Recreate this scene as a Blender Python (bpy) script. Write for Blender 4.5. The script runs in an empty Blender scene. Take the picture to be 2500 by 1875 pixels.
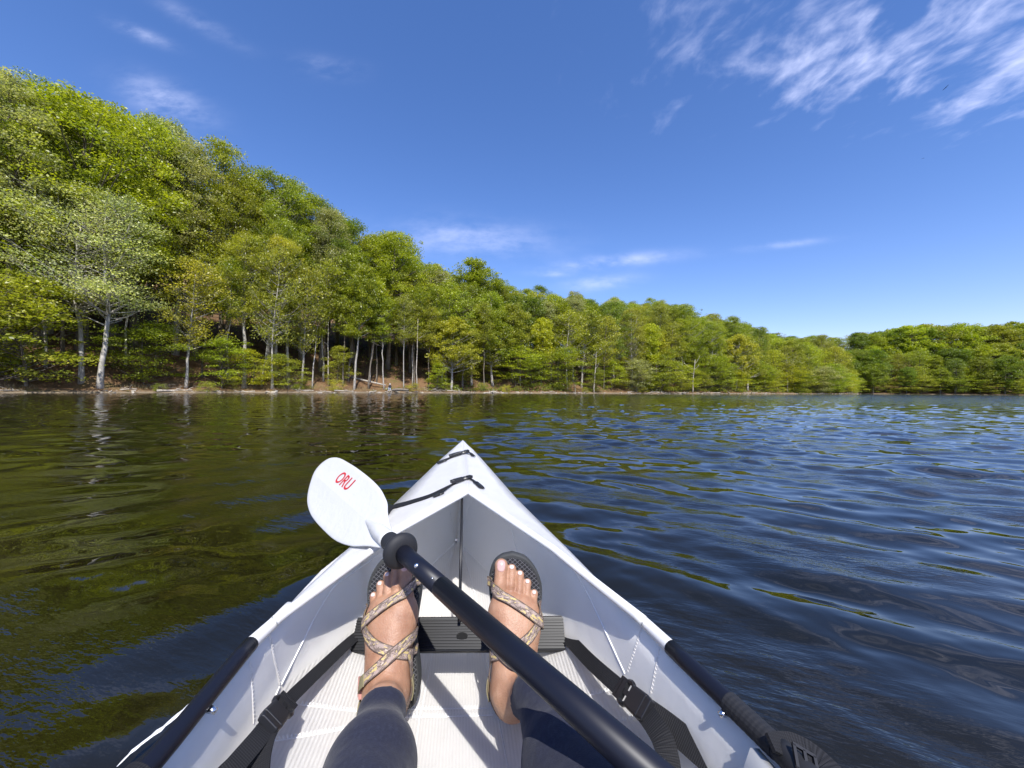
import bpy, bmesh, math, random
import numpy as np
from mathutils import Vector, Matrix
from mathutils.bvhtree import BVHTree

# ------------------------------------------------------------------ camera, sky, sun, exposure
SC = bpy.context.scene
COL = SC.collection
EYE = 0.60                                   # lens height above the water, metres
FPX = 940.0                                  # focal length of the photograph in its own pixels (2500 wide)
PITCH, ROLL = math.radians(0.945), math.radians(0.41)
FW = np.array([0, math.cos(PITCH), math.sin(PITCH)])
U0 = np.array([0, -math.sin(PITCH), math.cos(PITCH)])
R0 = np.array([1.0, 0, 0])
RT = math.cos(ROLL) * R0 + math.sin(ROLL) * U0
UP = -math.sin(ROLL) * R0 + math.cos(ROLL) * U0
CAMP = np.array([0, 0, EYE])
cam_d = bpy.data.cameras.new('camera')
cam_d.sensor_width = 36.0
cam_d.lens = 36.0 * FPX / 2500.0
cam_d.clip_start = 0.02
cam_d.clip_end = 6000
cam = bpy.data.objects.new('camera', cam_d)
COL.objects.link(cam)
M = Matrix.Identity(4)
for i in range(3):
    M[i][0], M[i][1], M[i][2], M[i][3] = RT[i], UP[i], -FW[i], CAMP[i]
cam.matrix_world = M
SC.camera = cam

SUN_EL, SUN_AZ = math.radians(54), math.radians(15)      # sun behind the paddler, to the right
SUN = Vector((math.sin(SUN_AZ) * math.cos(SUN_EL), -math.cos(SUN_AZ) * math.cos(SUN_EL), math.sin(SUN_EL)))
sun_d = bpy.data.lights.new('sun', 'SUN')
sun_d.energy = 3.9
sun_d.angle = math.radians(0.55)
sun_d.color = (1.0, 0.975, 0.935)
sun_o = bpy.data.objects.new('sun', sun_d)
sun_o.rotation_euler = SUN.to_track_quat('Z', 'Y').to_euler()
sun_o.location = (3, -5, 30)
COL.objects.link(sun_o)

SC.view_settings.view_transform = 'Standard'
SC.view_settings.look = 'None'
SC.view_settings.exposure = 0.72
SC.view_settings.gamma = 1.0
SC.view_settings.use_curve_mapping = False
SC.render.engine = 'CYCLES'
SC.cycles.max_bounces = 10
SC.cycles.diffuse_bounces = 7
SC.cycles.transparent_max_bounces = 8
SC.cycles.caustics_reflective = False
SC.cycles.caustics_refractive = False
SC.cycles.sample_clamp_indirect = 4.0


class NT:
    """tiny helper to write node trees"""
    def __init__(s, tree):
        s.t = tree
        tree.nodes.clear()

    def n(s, typ, ins=None, **props):
        nd = s.t.nodes.new(typ)
        for k, v in props.items():
            setattr(nd, k, v)
        for k, v in (ins or {}).items():
            sock = nd.inputs[k]
            if isinstance(v, bpy.types.NodeSocket):
                s.t.links.new(v, sock)
            else:
                sock.default_value = v
        return nd

    def m(s, op, a, b=0.0, c=0.0, clamp=False):
        nd = s.t.nodes.new('ShaderNodeMath')
        nd.operation = op
        nd.use_clamp = clamp
        for i, v in enumerate((a, b, c)):
            if isinstance(v, bpy.types.NodeSocket):
                s.t.links.new(v, nd.inputs[i])
            else:
                nd.inputs[i].default_value = v
        return nd.outputs[0]

    def ramp(s, fac, stops, interp='LINEAR'):
        nd = s.t.nodes.new('ShaderNodeValToRGB')
        nd.color_ramp.interpolation = interp
        el = nd.color_ramp.elements
        while len(el) < len(stops):
            el.new(0.5)
        for e, (p, c) in zip(el, stops):
            e.position = p
            e.color = (c[0], c[1], c[2], 1) if hasattr(c, '__len__') else (c, c, c, 1)
        s.t.links.new(fac, nd.inputs[0])
        return nd.outputs[0]

    def mix(s, fac, a, b, blend='MIX'):
        nd = s.t.nodes.new('ShaderNodeMix')
        nd.data_type = 'RGBA'
        nd.blend_type = blend
        for i, v in ((0, fac), (6, a), (7, b)):
            if isinstance(v, bpy.types.NodeSocket):
                s.t.links.new(v, nd.inputs[i])
            else:
                nd.inputs[i].default_value = v if not hasattr(v, '__len__') else (v[0], v[1], v[2], 1)
        return nd.outputs[2]

    def sstep(s, x, lo, hi):
        nd = s.t.nodes.new('ShaderNodeMapRange')
        nd.interpolation_type = 'SMOOTHSTEP'
        s.t.links.new(x, nd.inputs[0])
        nd.inputs[1].default_value = lo
        nd.inputs[2].default_value = hi
        nd.inputs[3].default_value = 0
        nd.inputs[4].default_value = 1
        return nd.outputs[0]


world = bpy.data.worlds.new('World')
SC.world = world
world.use_nodes = True
w = NT(world.node_tree)
sky = w.n('ShaderNodeTexSky', sky_type='NISHITA', sun_disc=False, sun_elevation=SUN_EL,
          sun_rotation=math.pi - SUN_AZ, altitude=200, air_density=1.0, dust_density=0.35, ozone_density=4.0)
hsv = w.n('ShaderNodeHueSaturation', {'Saturation': 1.2, 'Value': 1.0, 'Color': sky.outputs[0]})
tint = w.mix(1.0, hsv.outputs[0], (1.10, 0.865, 0.97), 'MULTIPLY')
tc = w.n('ShaderNodeTexCoord')
sx = w.n('ShaderNodeSeparateXYZ', {0: tc.outputs['Generated']})
DX, DY, DZ = sx.outputs
zz = w.m('MAXIMUM', w.m('ADD', DZ, 0.06), 0.03)
PX, PY_ = w.m('DIVIDE', DX, zz), w.m('DIVIDE', DY, zz)
# high cirrus streaks: noise in the plane of the cloud layer, drawn out along the wind
warp = w.n('ShaderNodeTexNoise', {'Vector': w.n('ShaderNodeCombineXYZ', {0: PX, 1: PY_}).outputs[0], 'Scale': 3.0, 'Detail': 2.0})
wv = w.m('MULTIPLY', w.m('SUBTRACT', warp.outputs[0], 0.5), 0.25)
cx = w.m('ADD', w.m('MULTIPLY', PX, 6.5), w.m('MULTIPLY', wv, 5.0))
cy = w.m('ADD', w.m('MULTIPLY', PY_, 4.6), w.m('MULTIPLY', PX, 0.9))
nz = w.n('ShaderNodeTexNoise', {'Vector': w.n('ShaderNodeCombineXYZ', {0: cx, 1: cy, 2: 3.7}).outputs[0],
                                'Scale': 1.5, 'Detail': 7.0, 'Roughness': 0.54})
big = w.m('MULTIPLY', w.sstep(PX, -0.22, 1.0), w.sstep(w.m('MULTIPLY', PY_, -1.0), -1.50, -1.05))
thr = w.m('SUBTRACT', nz.outputs[0], w.m('SUBTRACT', 0.66, w.m('MULTIPLY', big, 0.24)))
c_main = w.m('MULTIPLY', w.m('MULTIPLY', w.sstep(thr, -0.03, 0.46), big), 0.8, clamp=True)
# single thin wisps low over the trees
yy = w.m('MAXIMUM', DY, 0.05)
IX, IZ = w.m('DIVIDE', DX, yy), w.m('DIVIDE', DZ, yy)
n2 = w.n('ShaderNodeTexNoise', {'Vector': w.n('ShaderNodeCombineXYZ', {0: w.m('MULTIPLY', IX, 7.0), 1: w.m('MULTIPLY', IZ, 16.0), 2: 1.3}).outputs[0],
                                'Scale': 1.0, 'Detail': 6.0, 'Roughness': 0.6})
acc = None
for (ux, uy, sxx, syy, rot, amp) in ((385, 240, 95, 36, -22, .46), (330, 75, 70, 14, -22, .32), (460, 40, 110, 18, -28, .17), (1140, 578, 170, 38, -3, .36),
                                     (1500, 632, 130, 14, 6, .5), (1345, 664, 40, 7, 0, .35), (1465, 684, 75, 16, 6, .42), (1920, 587, 90, 8, 7, .28), (790, 155, 70, 22, -8, .2)):
    u = w.m('MULTIPLY', w.m('SUBTRACT', IX, (ux - 1250) / FPX), FPX / sxx)
    v = w.m('MULTIPLY', w.m('SUBTRACT', IZ, (950 - uy) / FPX), FPX / sxx)
    ca, sa = math.cos(math.radians(rot)), math.sin(math.radians(rot))
    ur = w.m('ADD', w.m('MULTIPLY', u, ca), w.m('MULTIPLY', v, sa))
    vr = w.m('MULTIPLY', w.m('SUBTRACT', w.m('MULTIPLY', v, ca), w.m('MULTIPLY', u, sa)), sxx / syy)
    g = w.m('MULTIPLY', w.m('EXPONENT', w.m('MULTIPLY', w.m('ADD', w.m('MULTIPLY', ur, ur), w.m('MULTIPLY', vr, vr)), -0.9)), amp)
    acc = g if acc is None else w.m('ADD', acc, g)
c_low = w.m('MULTIPLY', w.m('MULTIPLY', acc, w.sstep(n2.outputs[0], 0.30, 0.74)), w.m('GREATER_THAN', DY, 0.06))
cloud = w.m('MINIMUM', w.m('ADD', c_main, c_low), 0.85)
skyc = w.mix(cloud, tint, (5.2, 5.5, 7.4))
bg = w.n('ShaderNodeBackground', {'Color': skyc, 'Strength': 0.135})
w.n('ShaderNodeOutputWorld', {'Surface': bg.outputs[0]})


# ------------------------------------------------------------------ helpers
def ray(px, py):
    return FW + (px - 1250) / FPX * RT - (py - 937.5) / FPX * UP


def at_drop(px, py, drop):                    # point seen at a pixel, `drop` metres below the lens
    d = ray(px, py)
    return CAMP + d * (-drop) / d[2]


def at_y(px, py, y):                          # point seen at a pixel, y metres ahead
    d = ray(px, py)
    return CAMP + d * y / d[1]


def pix(P):
    q = np.asarray(P, float) - CAMP
    z = q @ FW
    return 1250 + FPX * (q @ RT) / z, 937.5 - FPX * (q @ UP) / z


def mesh_np(name, V, faces, smooth=False, uv=None):
    """mesh from arrays; faces = (n,k) array of equal polygons or a list of index lists"""
    me = bpy.data.meshes.new(name)
    V = np.asarray(V, np.float32)
    if isinstance(faces, np.ndarray):
        n, k = faces.shape
        me.vertices.add(len(V))
        me.vertices.foreach_set('co', V.ravel())
        me.loops.add(n * k)
        me.loops.foreach_set('vertex_index', faces.astype(np.int32).ravel())
        me.polygons.add(n)
        me.polygons.foreach_set('loop_start', np.arange(0, n * k, k, dtype=np.int32))
        me.polygons.foreach_set('loop_total', np.full(n, k, np.int32))
        if smooth:
            me.polygons.foreach_set('use_smooth', np.ones(n, bool))
        if uv is not None:
            ul = me.uv_layers.new(name='UVMap')
            ul.data.foreach_set('uv', np.asarray(uv, np.float32)[faces.ravel()].ravel())
        me.update(calc_edges=True)
    else:
        me.from_pydata([tuple(map(float, v)) for v in V], [], [tuple(int(i) for i in f) for f in faces])
        if smooth:
            for p in me.polygons:
                p.use_smooth = True
        if uv is not None:
            ul = me.uv_layers.new(name='UVMap')
            for lp in me.loops:
                ul.data[lp.index].uv = uv[lp.vertex_index]
    me.validate()
    return me


def add(name, me, mat=None, parent=None, loc=(0, 0, 0)):
    o = bpy.data.objects.new(name, me)
    COL.objects.link(o)
    o.location = loc
    if mat is not None and len(me.materials) == 0:
        me.materials.append(mat)
    if parent is not None:
        o.parent = parent
    return o


def tag(o, label=None, cat=None, group=None, kind=None):
    for k, v in (('label', label), ('category', cat), ('group', group), ('kind', kind)):
        if v:
            o[k] = v
    return o


def thing(name, label, cat, loc=(0, 0, 0), group=None):
    o = bpy.data.objects.new(name, None)
    o.empty_display_size = 0.1
    COL.objects.link(o)
    o.location = loc
    return tag(o, label, cat, group)


class MB:
    """collects quads/polys"""
    def __init__(s):
        s.V, s.F, s.n = [], [], 0

    def put(s, V, F):
        V = np.asarray(V, float)
        s.V.append(V)
        s.F += [[i + s.n for i in f] for f in F]
        s.n += len(V)

    def tube(s, pts, rad, k=8, cap=True):
        V, F = tube_vf(pts, rad, k, cap)
        s.put(V, F)

    def box(s, c, e1, e2, e3):
        c, e1, e2, e3 = (np.asarray(q, float) for q in (c, e1, e2, e3))
        V = [c + a * e1 + b * e2 + d * e3 for a in (-1, 1) for b in (-1, 1) for d in (-1, 1)]
        s.put(V, [[0, 1, 3, 2], [4, 6, 7, 5], [0, 4, 5, 1], [2, 3, 7, 6], [0, 2, 6, 4], [1, 5, 7, 3]])

    def mesh(s, name, smooth=False):
        return mesh_np(name, np.concatenate(s.V), s.F, smooth)


def tube_vf(pts, rad, k=8, cap=True):
    pts = np.asarray(pts, float)
    n = len(pts)
    rad = np.broadcast_to(np.asarray(rad, float), (n,))
    T = np.gradient(pts, axis=0)
    T /= np.linalg.norm(T, axis=1)[:, None] + 1e-12
    ref = np.array([0, 0, 1.0]) if abs(T[0][2]) < 0.9 else np.array([1.0, 0, 0])
    V = []
    for i in range(n):
        a = np.cross(T[i], ref)
        a /= np.linalg.norm(a) + 1e-12
        b = np.cross(a, T[i])
        ref = b
        for j in range(k):
            th = 2 * math.pi * j / k
            V.append(pts[i] + rad[i] * (math.cos(th) * a + math.sin(th) * b))
    F = []
    for i in range(n - 1):
        for j in range(k):
            F.append([i * k + j, i * k + (j + 1) % k, (i + 1) * k + (j + 1) % k, (i + 1) * k + j])
    if cap:
        F.append(list(range(k))[::-1])
        F.append([(n - 1) * k + j for j in range(k)])
    return np.array(V), F


def ribbon(pts, nrm, width, thick, name, mat, parent=None, samples=1):
    """flat webbing: a strip of given width and thickness along pts, face normals nrm"""
    pts = np.asarray(pts, float)
    nrm = np.asarray(nrm, float)
    nrm = nrm / np.linalg.norm(nrm, axis=1)[:, None]
    T = np.gradient(pts, axis=0)
    T /= np.linalg.norm(T, axis=1)[:, None]
    B = np.cross(T, nrm)
    B /= np.linalg.norm(B, axis=1)[:, None]
    Nn = np.cross(B, T)
    wd = np.broadcast_to(np.asarray(width, float), (len(pts),))[:, None] / 2
    ln = np.concatenate([[0], np.cumsum(np.linalg.norm(np.diff(pts, axis=0), axis=1))])
    V, UV = [], []
    for a, b in ((-1, 1), (1, 1), (1, -1), (-1, -1)):
        V.append(pts + B * wd * a + Nn * (thick / 2) * b)
        UV.append(np.stack([ln, (a * wd[:, 0])], 1))
    n = len(pts)
    V = np.concatenate(V)
    UV = np.concatenate(UV)
    F = []
    for i in range(n - 1):
        for c in range(4):
            d = (c + 1) % 4
            F.append([c * n + i, c * n + i + 1, d * n + i + 1, d * n + i])
    F += [[0, n, 2 * n, 3 * n], [n - 1, 4 * n - 1, 3 * n - 1, 2 * n - 1]]
    return add(name, mesh_np(name, V, F, uv=UV), mat, parent)


def smooth_path(P, n):
    """Catmull-Rom through the points P, n samples"""
    P = np.asarray(P, float)
    Q = np.vstack([2 * P[0] - P[1], P, 2 * P[-1] - P[-2]])
    out = []
    m = len(P) - 1
    for t in np.linspace(0, m - 1e-9, n):
        i = int(t)
        u = t - i
        a, b, c, d = Q[i], Q[i + 1], Q[i + 2], Q[i + 3]
        out.append(0.5 * ((2 * b) + (c - a) * u + (2 * a - 5 * b + 4 * c - d) * u * u + (3 * b - a - 3 * c + d) * u ** 3))
    return np.array(out)


def surface_nets(S, origin, h):
    """naive surface nets of a sampled distance field: one quad mesh"""
    nx, ny, nz = S.shape
    ins = S < 0
    c8 = [ins[i:nx - 1 + i, j:ny - 1 + j, k:nz - 1 + k] for i in (0, 1) for j in (0, 1) for k in (0, 1)]
    cnt = sum(c.astype(np.int8) for c in c8)
    act = (cnt > 0) & (cnt < 8)
    idx = -np.ones(act.shape, np.int64)
    I = np.argwhere(act)
    idx[act] = np.arange(len(I))
    acc = np.zeros((len(I), 3))
    num = np.zeros(len(I))
    cor = [(i, j, k) for i in (0, 1) for j in (0, 1) for k in (0, 1)]
    for a in range(8):
        for b in range(a + 1, 8):
            ca, cb = np.array(cor[a]), np.array(cor[b])
            if abs(ca - cb).sum() != 1:
                continue
            va = S[tuple((I + ca).T)]
            vb = S[tuple((I + cb).T)]
            x = (va < 0) != (vb < 0)
            t = np.where(x, va / np.where(x, va - vb, 1), 0)
            acc += np.where(x[:, None], ca + t[:, None] * (cb - ca), 0)
            num += x
    V = (I + acc / num[:, None]) * h + np.asarray(origin)
    F = []
    for ax in range(3):
        sl_a, sl_b = [slice(None)] * 3, [slice(None)] * 3
        sl_a[ax], sl_b[ax] = slice(0, -1), slice(1, None)
        a, b = ins[tuple(sl_a)], ins[tuple(sl_b)]
        E = np.argwhere(a != b)
        u, v = (ax + 1) % 3, (ax + 2) % 3
        E = E[(E[:, u] > 0) & (E[:, v] > 0) & (E[:, u] < S.shape[u] - 1) & (E[:, v] < S.shape[v] - 1)]
        q = []
        for du, dv in ((-1, -1), (0, -1), (0, 0), (-1, 0)):
            c = E.copy()
            c[:, u] += du
            c[:, v] += dv
            q.append(idx[tuple(c.T)])
        q = np.stack(q, 1)
        fl = a[tuple(E.T)]
        q[~fl] = q[~fl][:, ::-1]
        F.append(q)
    return V, np.concatenate(F)


def principled(name, color, rough=0.5, spec=0.5, metal=0.0, **extra):
    m = bpy.data.materials.new(name)
    m.use_nodes = True
    t = NT(m.node_tree)
    b = t.n('ShaderNodeBsdfPrincipled', {'Base Color': (*color, 1), 'Roughness': rough, 'Metallic': metal, 'Specular IOR Level': spec})
    for k, v in extra.items():
        b.inputs[k].default_value = v
    t.n('ShaderNodeOutputMaterial', {'Surface': b.outputs[0]})
    return m, t, b

# ------------------------------------------------------------------ water
rng = np.random.default_rng(7)


def wave_tile(n, size, kdir, spread, lam_lo, lam_hi, slope_rms, seed):
    """random sea tile by FFT: waves of length lam_lo..lam_hi round direction kdir, scaled to a given rms slope"""
    r = np.random.default_rng(seed)
    k = np.fft.fftfreq(n, size / n) * 2 * math.pi
    KX, KY = np.meshgrid(k, k, indexing='ij')
    K = np.hypot(KX, KY) + 1e-9
    th = np.arctan2(KY, KX) - kdir
    D = np.abs(np.cos(th)) ** spread
    kl, kh = 2 * math.pi / lam_hi, 2 * math.pi / lam_lo
    A = K ** -2.6 * np.exp(-(kl / K) ** 4) * np.exp(-(K / kh) ** 2) * D
    Z = np.fft.ifft2(A * (r.normal(size=(n, n)) + 1j * r.normal(size=(n, n)))).real
    gx, gy = np.gradient(Z, size / n)
    return Z * slope_rms / math.sqrt((gx ** 2 + gy ** 2).mean())


def sample_tile(Z, size, x, y):
    n = Z.shape[0]
    u, v = (x / size * n) % n, (y / size * n) % n
    i, j = np.floor(u).astype(int), np.floor(v).astype(int)
    fu, fv = u - i, v - j
    i %= n
    j %= n
    i1, j1 = (i + 1) % n, (j + 1) % n
    return (Z[i, j] * (1 - fu) + Z[i1, j] * fu) * (1 - fv) + (Z[i, j1] * (1 - fu) + Z[i1, j1] * fu) * fv


def sm(x, a, b):
    t = np.clip((x - a) / (b - a), 0, 1)
    return t * t * (3 - 2 * t)


T_FAR = wave_tile(1024, 17.0, math.radians(70), 1.0, 0.12, 0.75, 0.135, 11)
T_MID = wave_tile(512, 7.3, math.radians(85), 1.2, 0.06, 0.35, 0.10, 12)
T_RT = wave_tile(512, 5.3, math.radians(52), 7.0, 0.09, 0.5, 0.092, 13)
T_LT = wave_tile(512, 6.1, math.radians(128), 6.0, 0.20, 0.75, 0.062, 14)
T_FINE = wave_tile(512, 1.9, math.radians(60), 1.5, 0.018, 0.10, 0.042, 15)


def xc(y):                                    # centre line of the boat, world x as a function of y
    return 0.008 - 0.13 * y


def water_h(x, y):
    r = np.hypot(x, y)
    right = sm(x - xc(y) * 0 + 0.12 * y * 0, -0.6, 1.2)
    side = sm((x + 0.13 * y) / (r * 0.35 + 0.25), -0.5, 0.6)      # 0 left of the boat, 1 right of it
    far = sm(r, 1.6, 5.0)
    open_ = 0.55 + 0.45 * sm(x / (r + 1), -0.55, 0.25)             # sheltered under the left bank
    cal = sample_tile(T_FAR, 17.0, x * 0.21 + 3, y * 0.21)         # slow patches of calm
    cal = 0.8 + 0.45 * np.clip(cal / (T_FAR.std() + 1e-9), -1.2, 1.2) * 0.5
    h = far * open_ * cal * sample_tile(T_FAR, 17.0, x, y)
    h = h + (0.35 + 0.65 * far) * open_ * sample_tile(T_MID, 7.3, x + 1.7, y + 0.4) * (0.6 + 0.4 * side)
    h = h + (1 - far * 0.8) * side * sample_tile(T_RT, 5.3, x, y)
    h = h + (1 - far * 0.8) * (1 - side) * sample_tile(T_LT, 6.1, x, y)
    h = h + 0.8 * (1 - sm(r, 3.0, 9.0)) * sample_tile(T_FINE, 1.9, x, y) * (0.55 + 0.45 * side)
    return h * (1 - 0.9 * sm(r, 60, 160))


HULL_HALF = lambda y: np.interp(y, [-1.15, -0.8, -0.4, 0.0, 0.6, 0.9, 1.2, 1.45, 1.7], [0, .17, .27, .3, .28, .2, .12, .04, 0])
na, nr = 640, 690
ang = np.concatenate([np.linspace(-83, 83, na), np.linspace(83, 277, 70)[1:-1]]) * math.pi / 180
rad = 0.16 * np.exp(np.linspace(0, math.log(4200 / 0.16), nr) ** 1.0)
rad = np.concatenate([0.16 * np.exp(np.linspace(0, math.log(70 / 0.16), 600)), 70 * np.exp(np.linspace(0, math.log(60), 60)[1:])])
nr = len(rad)
A, Rr = np.meshgrid(ang, rad, indexing='ij')
WX, WY = np.sin(A) * Rr, np.cos(A) * Rr
WZ = water_h(WX, WY)
nang = len(ang)
inside = (np.abs(WX - xc(WY)) < HULL_HALF(WY)) & (WY < 1.4)
ii = np.arange(nang * nr).reshape(nang, nr)
q = np.stack([ii[:, :-1], ii[:, 1:], np.roll(ii, -1, 0)[:, 1:], np.roll(ii, -1, 0)[:, :-1]], -1).reshape(-1, 4)
keep = ~inside.ravel()[q].all(1)
q = q[keep]
V = np.stack([WX, WY, WZ], -1).reshape(-1, 3)
used = np.unique(q)
rm = -np.ones(len(V), int)
rm[used] = np.arange(len(used))
m_water = bpy.data.materials.new('lake_water')
m_water.use_nodes = True
t = NT(m_water.node_tree)
geo = t.n('ShaderNodeNewGeometry')
pos = geo.outputs['Position']
mp = t.n('ShaderNodeMapping', {'Vector': pos, 'Scale': (1.0, 1.0, 0.0), 'Rotation': (0, 0, 0.35)})
mp2 = t.n('ShaderNodeMapping', {'Vector': mp.outputs[0], 'Scale': (0.55, 1.5, 1.0)})
nA = t.n('ShaderNodeTexNoise', {'Vector': mp2.outputs[0], 'Scale': 2.2, 'Detail': 3.0, 'Roughness': 0.55})
nB = t.n('ShaderNodeTexNoise', {'Vector': mp2.outputs[0], 'Scale': 24.0, 'Detail': 3.0, 'Roughness': 0.55})
nC = t.n('ShaderNodeTexNoise', {'Vector': mp2.outputs[0], 'Scale': 1.1, 'Detail': 2.0})
ln = t.n('ShaderNodeVectorMath', {0: pos}, operation='LENGTH').outputs['Value']
f1 = t.sstep(ln, 12.0, 60.0)
hgt = t.m('ADD', t.m('MULTIPLY', t.m('MULTIPLY', nA.outputs[0], 0.085), f1), t.m('MULTIPLY', t.m('MULTIPLY', nB.outputs[0], 0.0042), t.sstep(nC.outputs[0], 0.42, 0.62)))
bmp = t.n('ShaderNodeBump', {'Height': hgt, 'Strength': 1.0, 'Distance': 1.0})
murk = t.n('ShaderNodeTexNoise', {'Vector': pos, 'Scale': 1.3, 'Detail': 3.0})
wc = t.ramp(murk.outputs[0], [(0.3, (0.0060, 0.0055, 0.0016)), (0.62, (0.0100, 0.0082, 0.0022)), (0.78, (0.0260, 0.0200, 0.0080))])
pb = t.n('ShaderNodeBsdfPrincipled', {'Base Color': wc, 'Roughness': 0.015, 'IOR': 1.40, 'Specular IOR Level': 0.85, 'Normal': bmp.outputs[0]})
t.n('ShaderNodeOutputMaterial', {'Surface': pb.outputs[0]})
tag(add('lake_water', mesh_np('lake_water', V[used], rm[q], smooth=True), m_water), 'dark green rippled lake water', None, None, 'structure')

# ------------------------------------------------------------------ shore and hills
# waterline as (pixel column in the photograph, distance ahead in metres)
SH = [(-900, 27), (-300, 32), (0, 36), (300, 43), (600, 52), (950, 64), (1350, 86), (1700, 116), (1950, 150), (2085, 176)]
SHP = np.array([[(px - 1250) / FPX * y, y] for px, y in SH])
SHP = np.vstack([[-125, 22], SHP, [168, 196], [150, 235], [90, 300]])
SHP = smooth_path(SHP, 240)
SL = np.concatenate([[0], np.cumsum(np.linalg.norm(np.diff(SHP, axis=0), axis=1))])
FSH = np.array([[60, 330], [150, 262], [190, 236], [230, 226], [285, 214], [330, 206], [366, 198]], float)
FSH = smooth_path(FSH, 90)
FL = np.concatenate([[0], np.cumsum(np.linalg.norm(np.diff(FSH, axis=0), axis=1))])


def shore_pt(s, d, P=None, L=None):
    P = SHP if P is None else P
    L = SL if L is None else L
    x, y = np.interp(s, L, P[:, 0]), np.interp(s, L, P[:, 1])
    e = 3.0
    tx = np.interp(s + e, L, P[:, 0]) - np.interp(s - e, L, P[:, 0])
    ty = np.interp(s + e, L, P[:, 1]) - np.interp(s - e, L, P[:, 1])
    n = np.hypot(tx, ty) + 1e-9
    wob = 0.5 * np.sin(s * 0.7) + 0.35 * np.sin(s * 1.9 + 1) + 0.2 * np.sin(s * 4.3)
    return x - ty / n * (d + wob), y + tx / n * (d + wob)


def hill_z(s, d, far=False):
    slope = np.interp(s, [0, 90, 160, 260, 330], [0.50, 0.50, 0.42, 0.26, 0.18]) if not far else 0.36 + 0 * s
    bank = 0.55 * sm(d, -0.3, 2.2) + 0.35 * sm(d, 2, 5) * (0.6 + 0.4 * np.sin(s * 0.31))
    rise = slope * np.maximum(d - 3.0, 0) * (1 - 0.28 * sm(d, 10, 70))
    lump = 0.35 * np.sin(s * 0.21 + d * 0.17) * sm(d, 3, 12) + 0.13 * np.sin(s * 0.9 + d * 0.7) * sm(d, 0.5, 3)
    return np.where(d < 0, 0.35 * d, bank + rise + lump)


m_gr, t, b = principled('leaf_litter_ground', (0.1, 0.06, 0.03), 0.95, 0.1)
geo = t.n('ShaderNodeNewGeometry')
n1 = t.n('ShaderNodeTexNoise', {'Vector': geo.outputs['Position'], 'Scale': 0.45, 'Detail': 5.0, 'Roughness': 0.65})
n2_ = t.n('ShaderNodeTexNoise', {'Vector': geo.outputs['Position'], 'Scale': 5.0, 'Detail': 4.0, 'Roughness': 0.7})
c1 = t.ramp(n1.outputs[0], [(0.3, (0.105, 0.060, 0.032)), (0.52, (0.21, 0.130, 0.072)), (0.7, (0.15, 0.125, 0.05))])
c2 = t.mix(0.55, c1, t.ramp(n2_.outputs[0], [(0.3, (0.35, 0.3, 0.25)), (0.7, (1.35, 1.25, 1.1))]), 'MULTIPLY')
zc = t.n('ShaderNodeSeparateXYZ', {0: geo.outputs['Position']}).outputs[2]
wet = t.sstep(t.m('ADD', zc, t.m('MULTIPLY', n1.outputs[0], 0.5)), 0.25, 0.62)
c3 = t.mix(wet, t.mix(n1.outputs[0], (0.10, 0.075, 0.05), (0.36, 0.29, 0.20)), c2)
t.t.links.new(c3, b.inputs['Base Color'])
t.t.links.new(t.n('ShaderNodeBump', {'Height': n2_.outputs[0], 'Strength': 0.9, 'Distance': 0.15}).outputs[0], b.inputs['Normal'])

for nm, P, L, far in (('wooded_hillside', SHP, SL, False), ('far_hillside', FSH, FL, True)):
    ds = np.array([-6, -2, -0.6, 0, 0.4, 0.9, 1.5, 2.2, 3, 4, 5.5, 7, 9, 12, 15, 19, 24, 30, 38, 50, 65, 90, 130])
    ss = np.arange(0, L[-1], 1.2)
    S_, D_ = np.meshgrid(ss, ds, indexing='ij')
    gx, gy = shore_pt(S_, D_, P, L)
    gz = hill_z(S_, D_, far)
    gz = gz + rng.normal(size=gz.shape) * 0.05 * sm(D_, 0.2, 3)
    ix = np.arange(gx.size).reshape(gx.shape)
    qq = np.stack([ix[:-1, :-1], ix[1:, :-1], ix[1:, 1:], ix[:-1, 1:]], -1).reshape(-1, 4)
    tag(add(nm, mesh_np(nm, np.stack([gx, gy, gz], -1).reshape(-1, 3), qq, smooth=True), m_gr), None, None, None, 'structure')

# ------------------------------------------------------------------ vegetation
m_leaf = bpy.data.materials.new('leaves')
m_leaf.use_nodes = True
t = NT(m_leaf.node_tree)
oi = t.n('ShaderNodeObjectInfo')
gi = t.n('ShaderNodeNewGeometry')
rpi = gi.outputs['Random Per Island']
v1 = t.ramp(rpi, [(0.0, (0.62, 0.66, 0.6)), (0.5, (1.0, 1.0, 1.0)), (0.85, (1.2, 1.15, 1.0)), (1.0, (1.32, 1.25, 1.05))])
tn = t.n('ShaderNodeAttribute', attribute_name='tone').outputs['Fac']
lc0 = t.mix(1.0, oi.outputs['Color'], v1, 'MULTIPLY')
lc = t.mix(1.0, lc0, t.ramp(tn, [(0.0, (0.72, 0.80, 0.85)), (0.5, (1.0, 1.0, 1.0)), (1.0, (1.22, 1.22, 0.90))]), 'MULTIPLY')
df = t.n('ShaderNodeBsdfDiffuse', {'Color': lc})
tlc = t.mix(1.0, lc, (1.15, 1.25, 0.6), 'MULTIPLY')
tl = t.n('ShaderNodeBsdfTranslucent', {'Color': tlc})
gl = t.n('ShaderNodeBsdfGlossy', {'Color': (1, 1, 1, 1), 'Roughness': 0.45})
mx = t.n('ShaderNodeMixShader', {0: 0.5, 1: df.outputs[0], 2: tl.outputs[0]})
mx2 = t.n('ShaderNodeMixShader', {0: 0.035, 1: mx.outputs[0], 2: gl.outputs[0]})
t.n('ShaderNodeOutputMaterial', {'Surface': mx2.outputs[0]})


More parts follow.
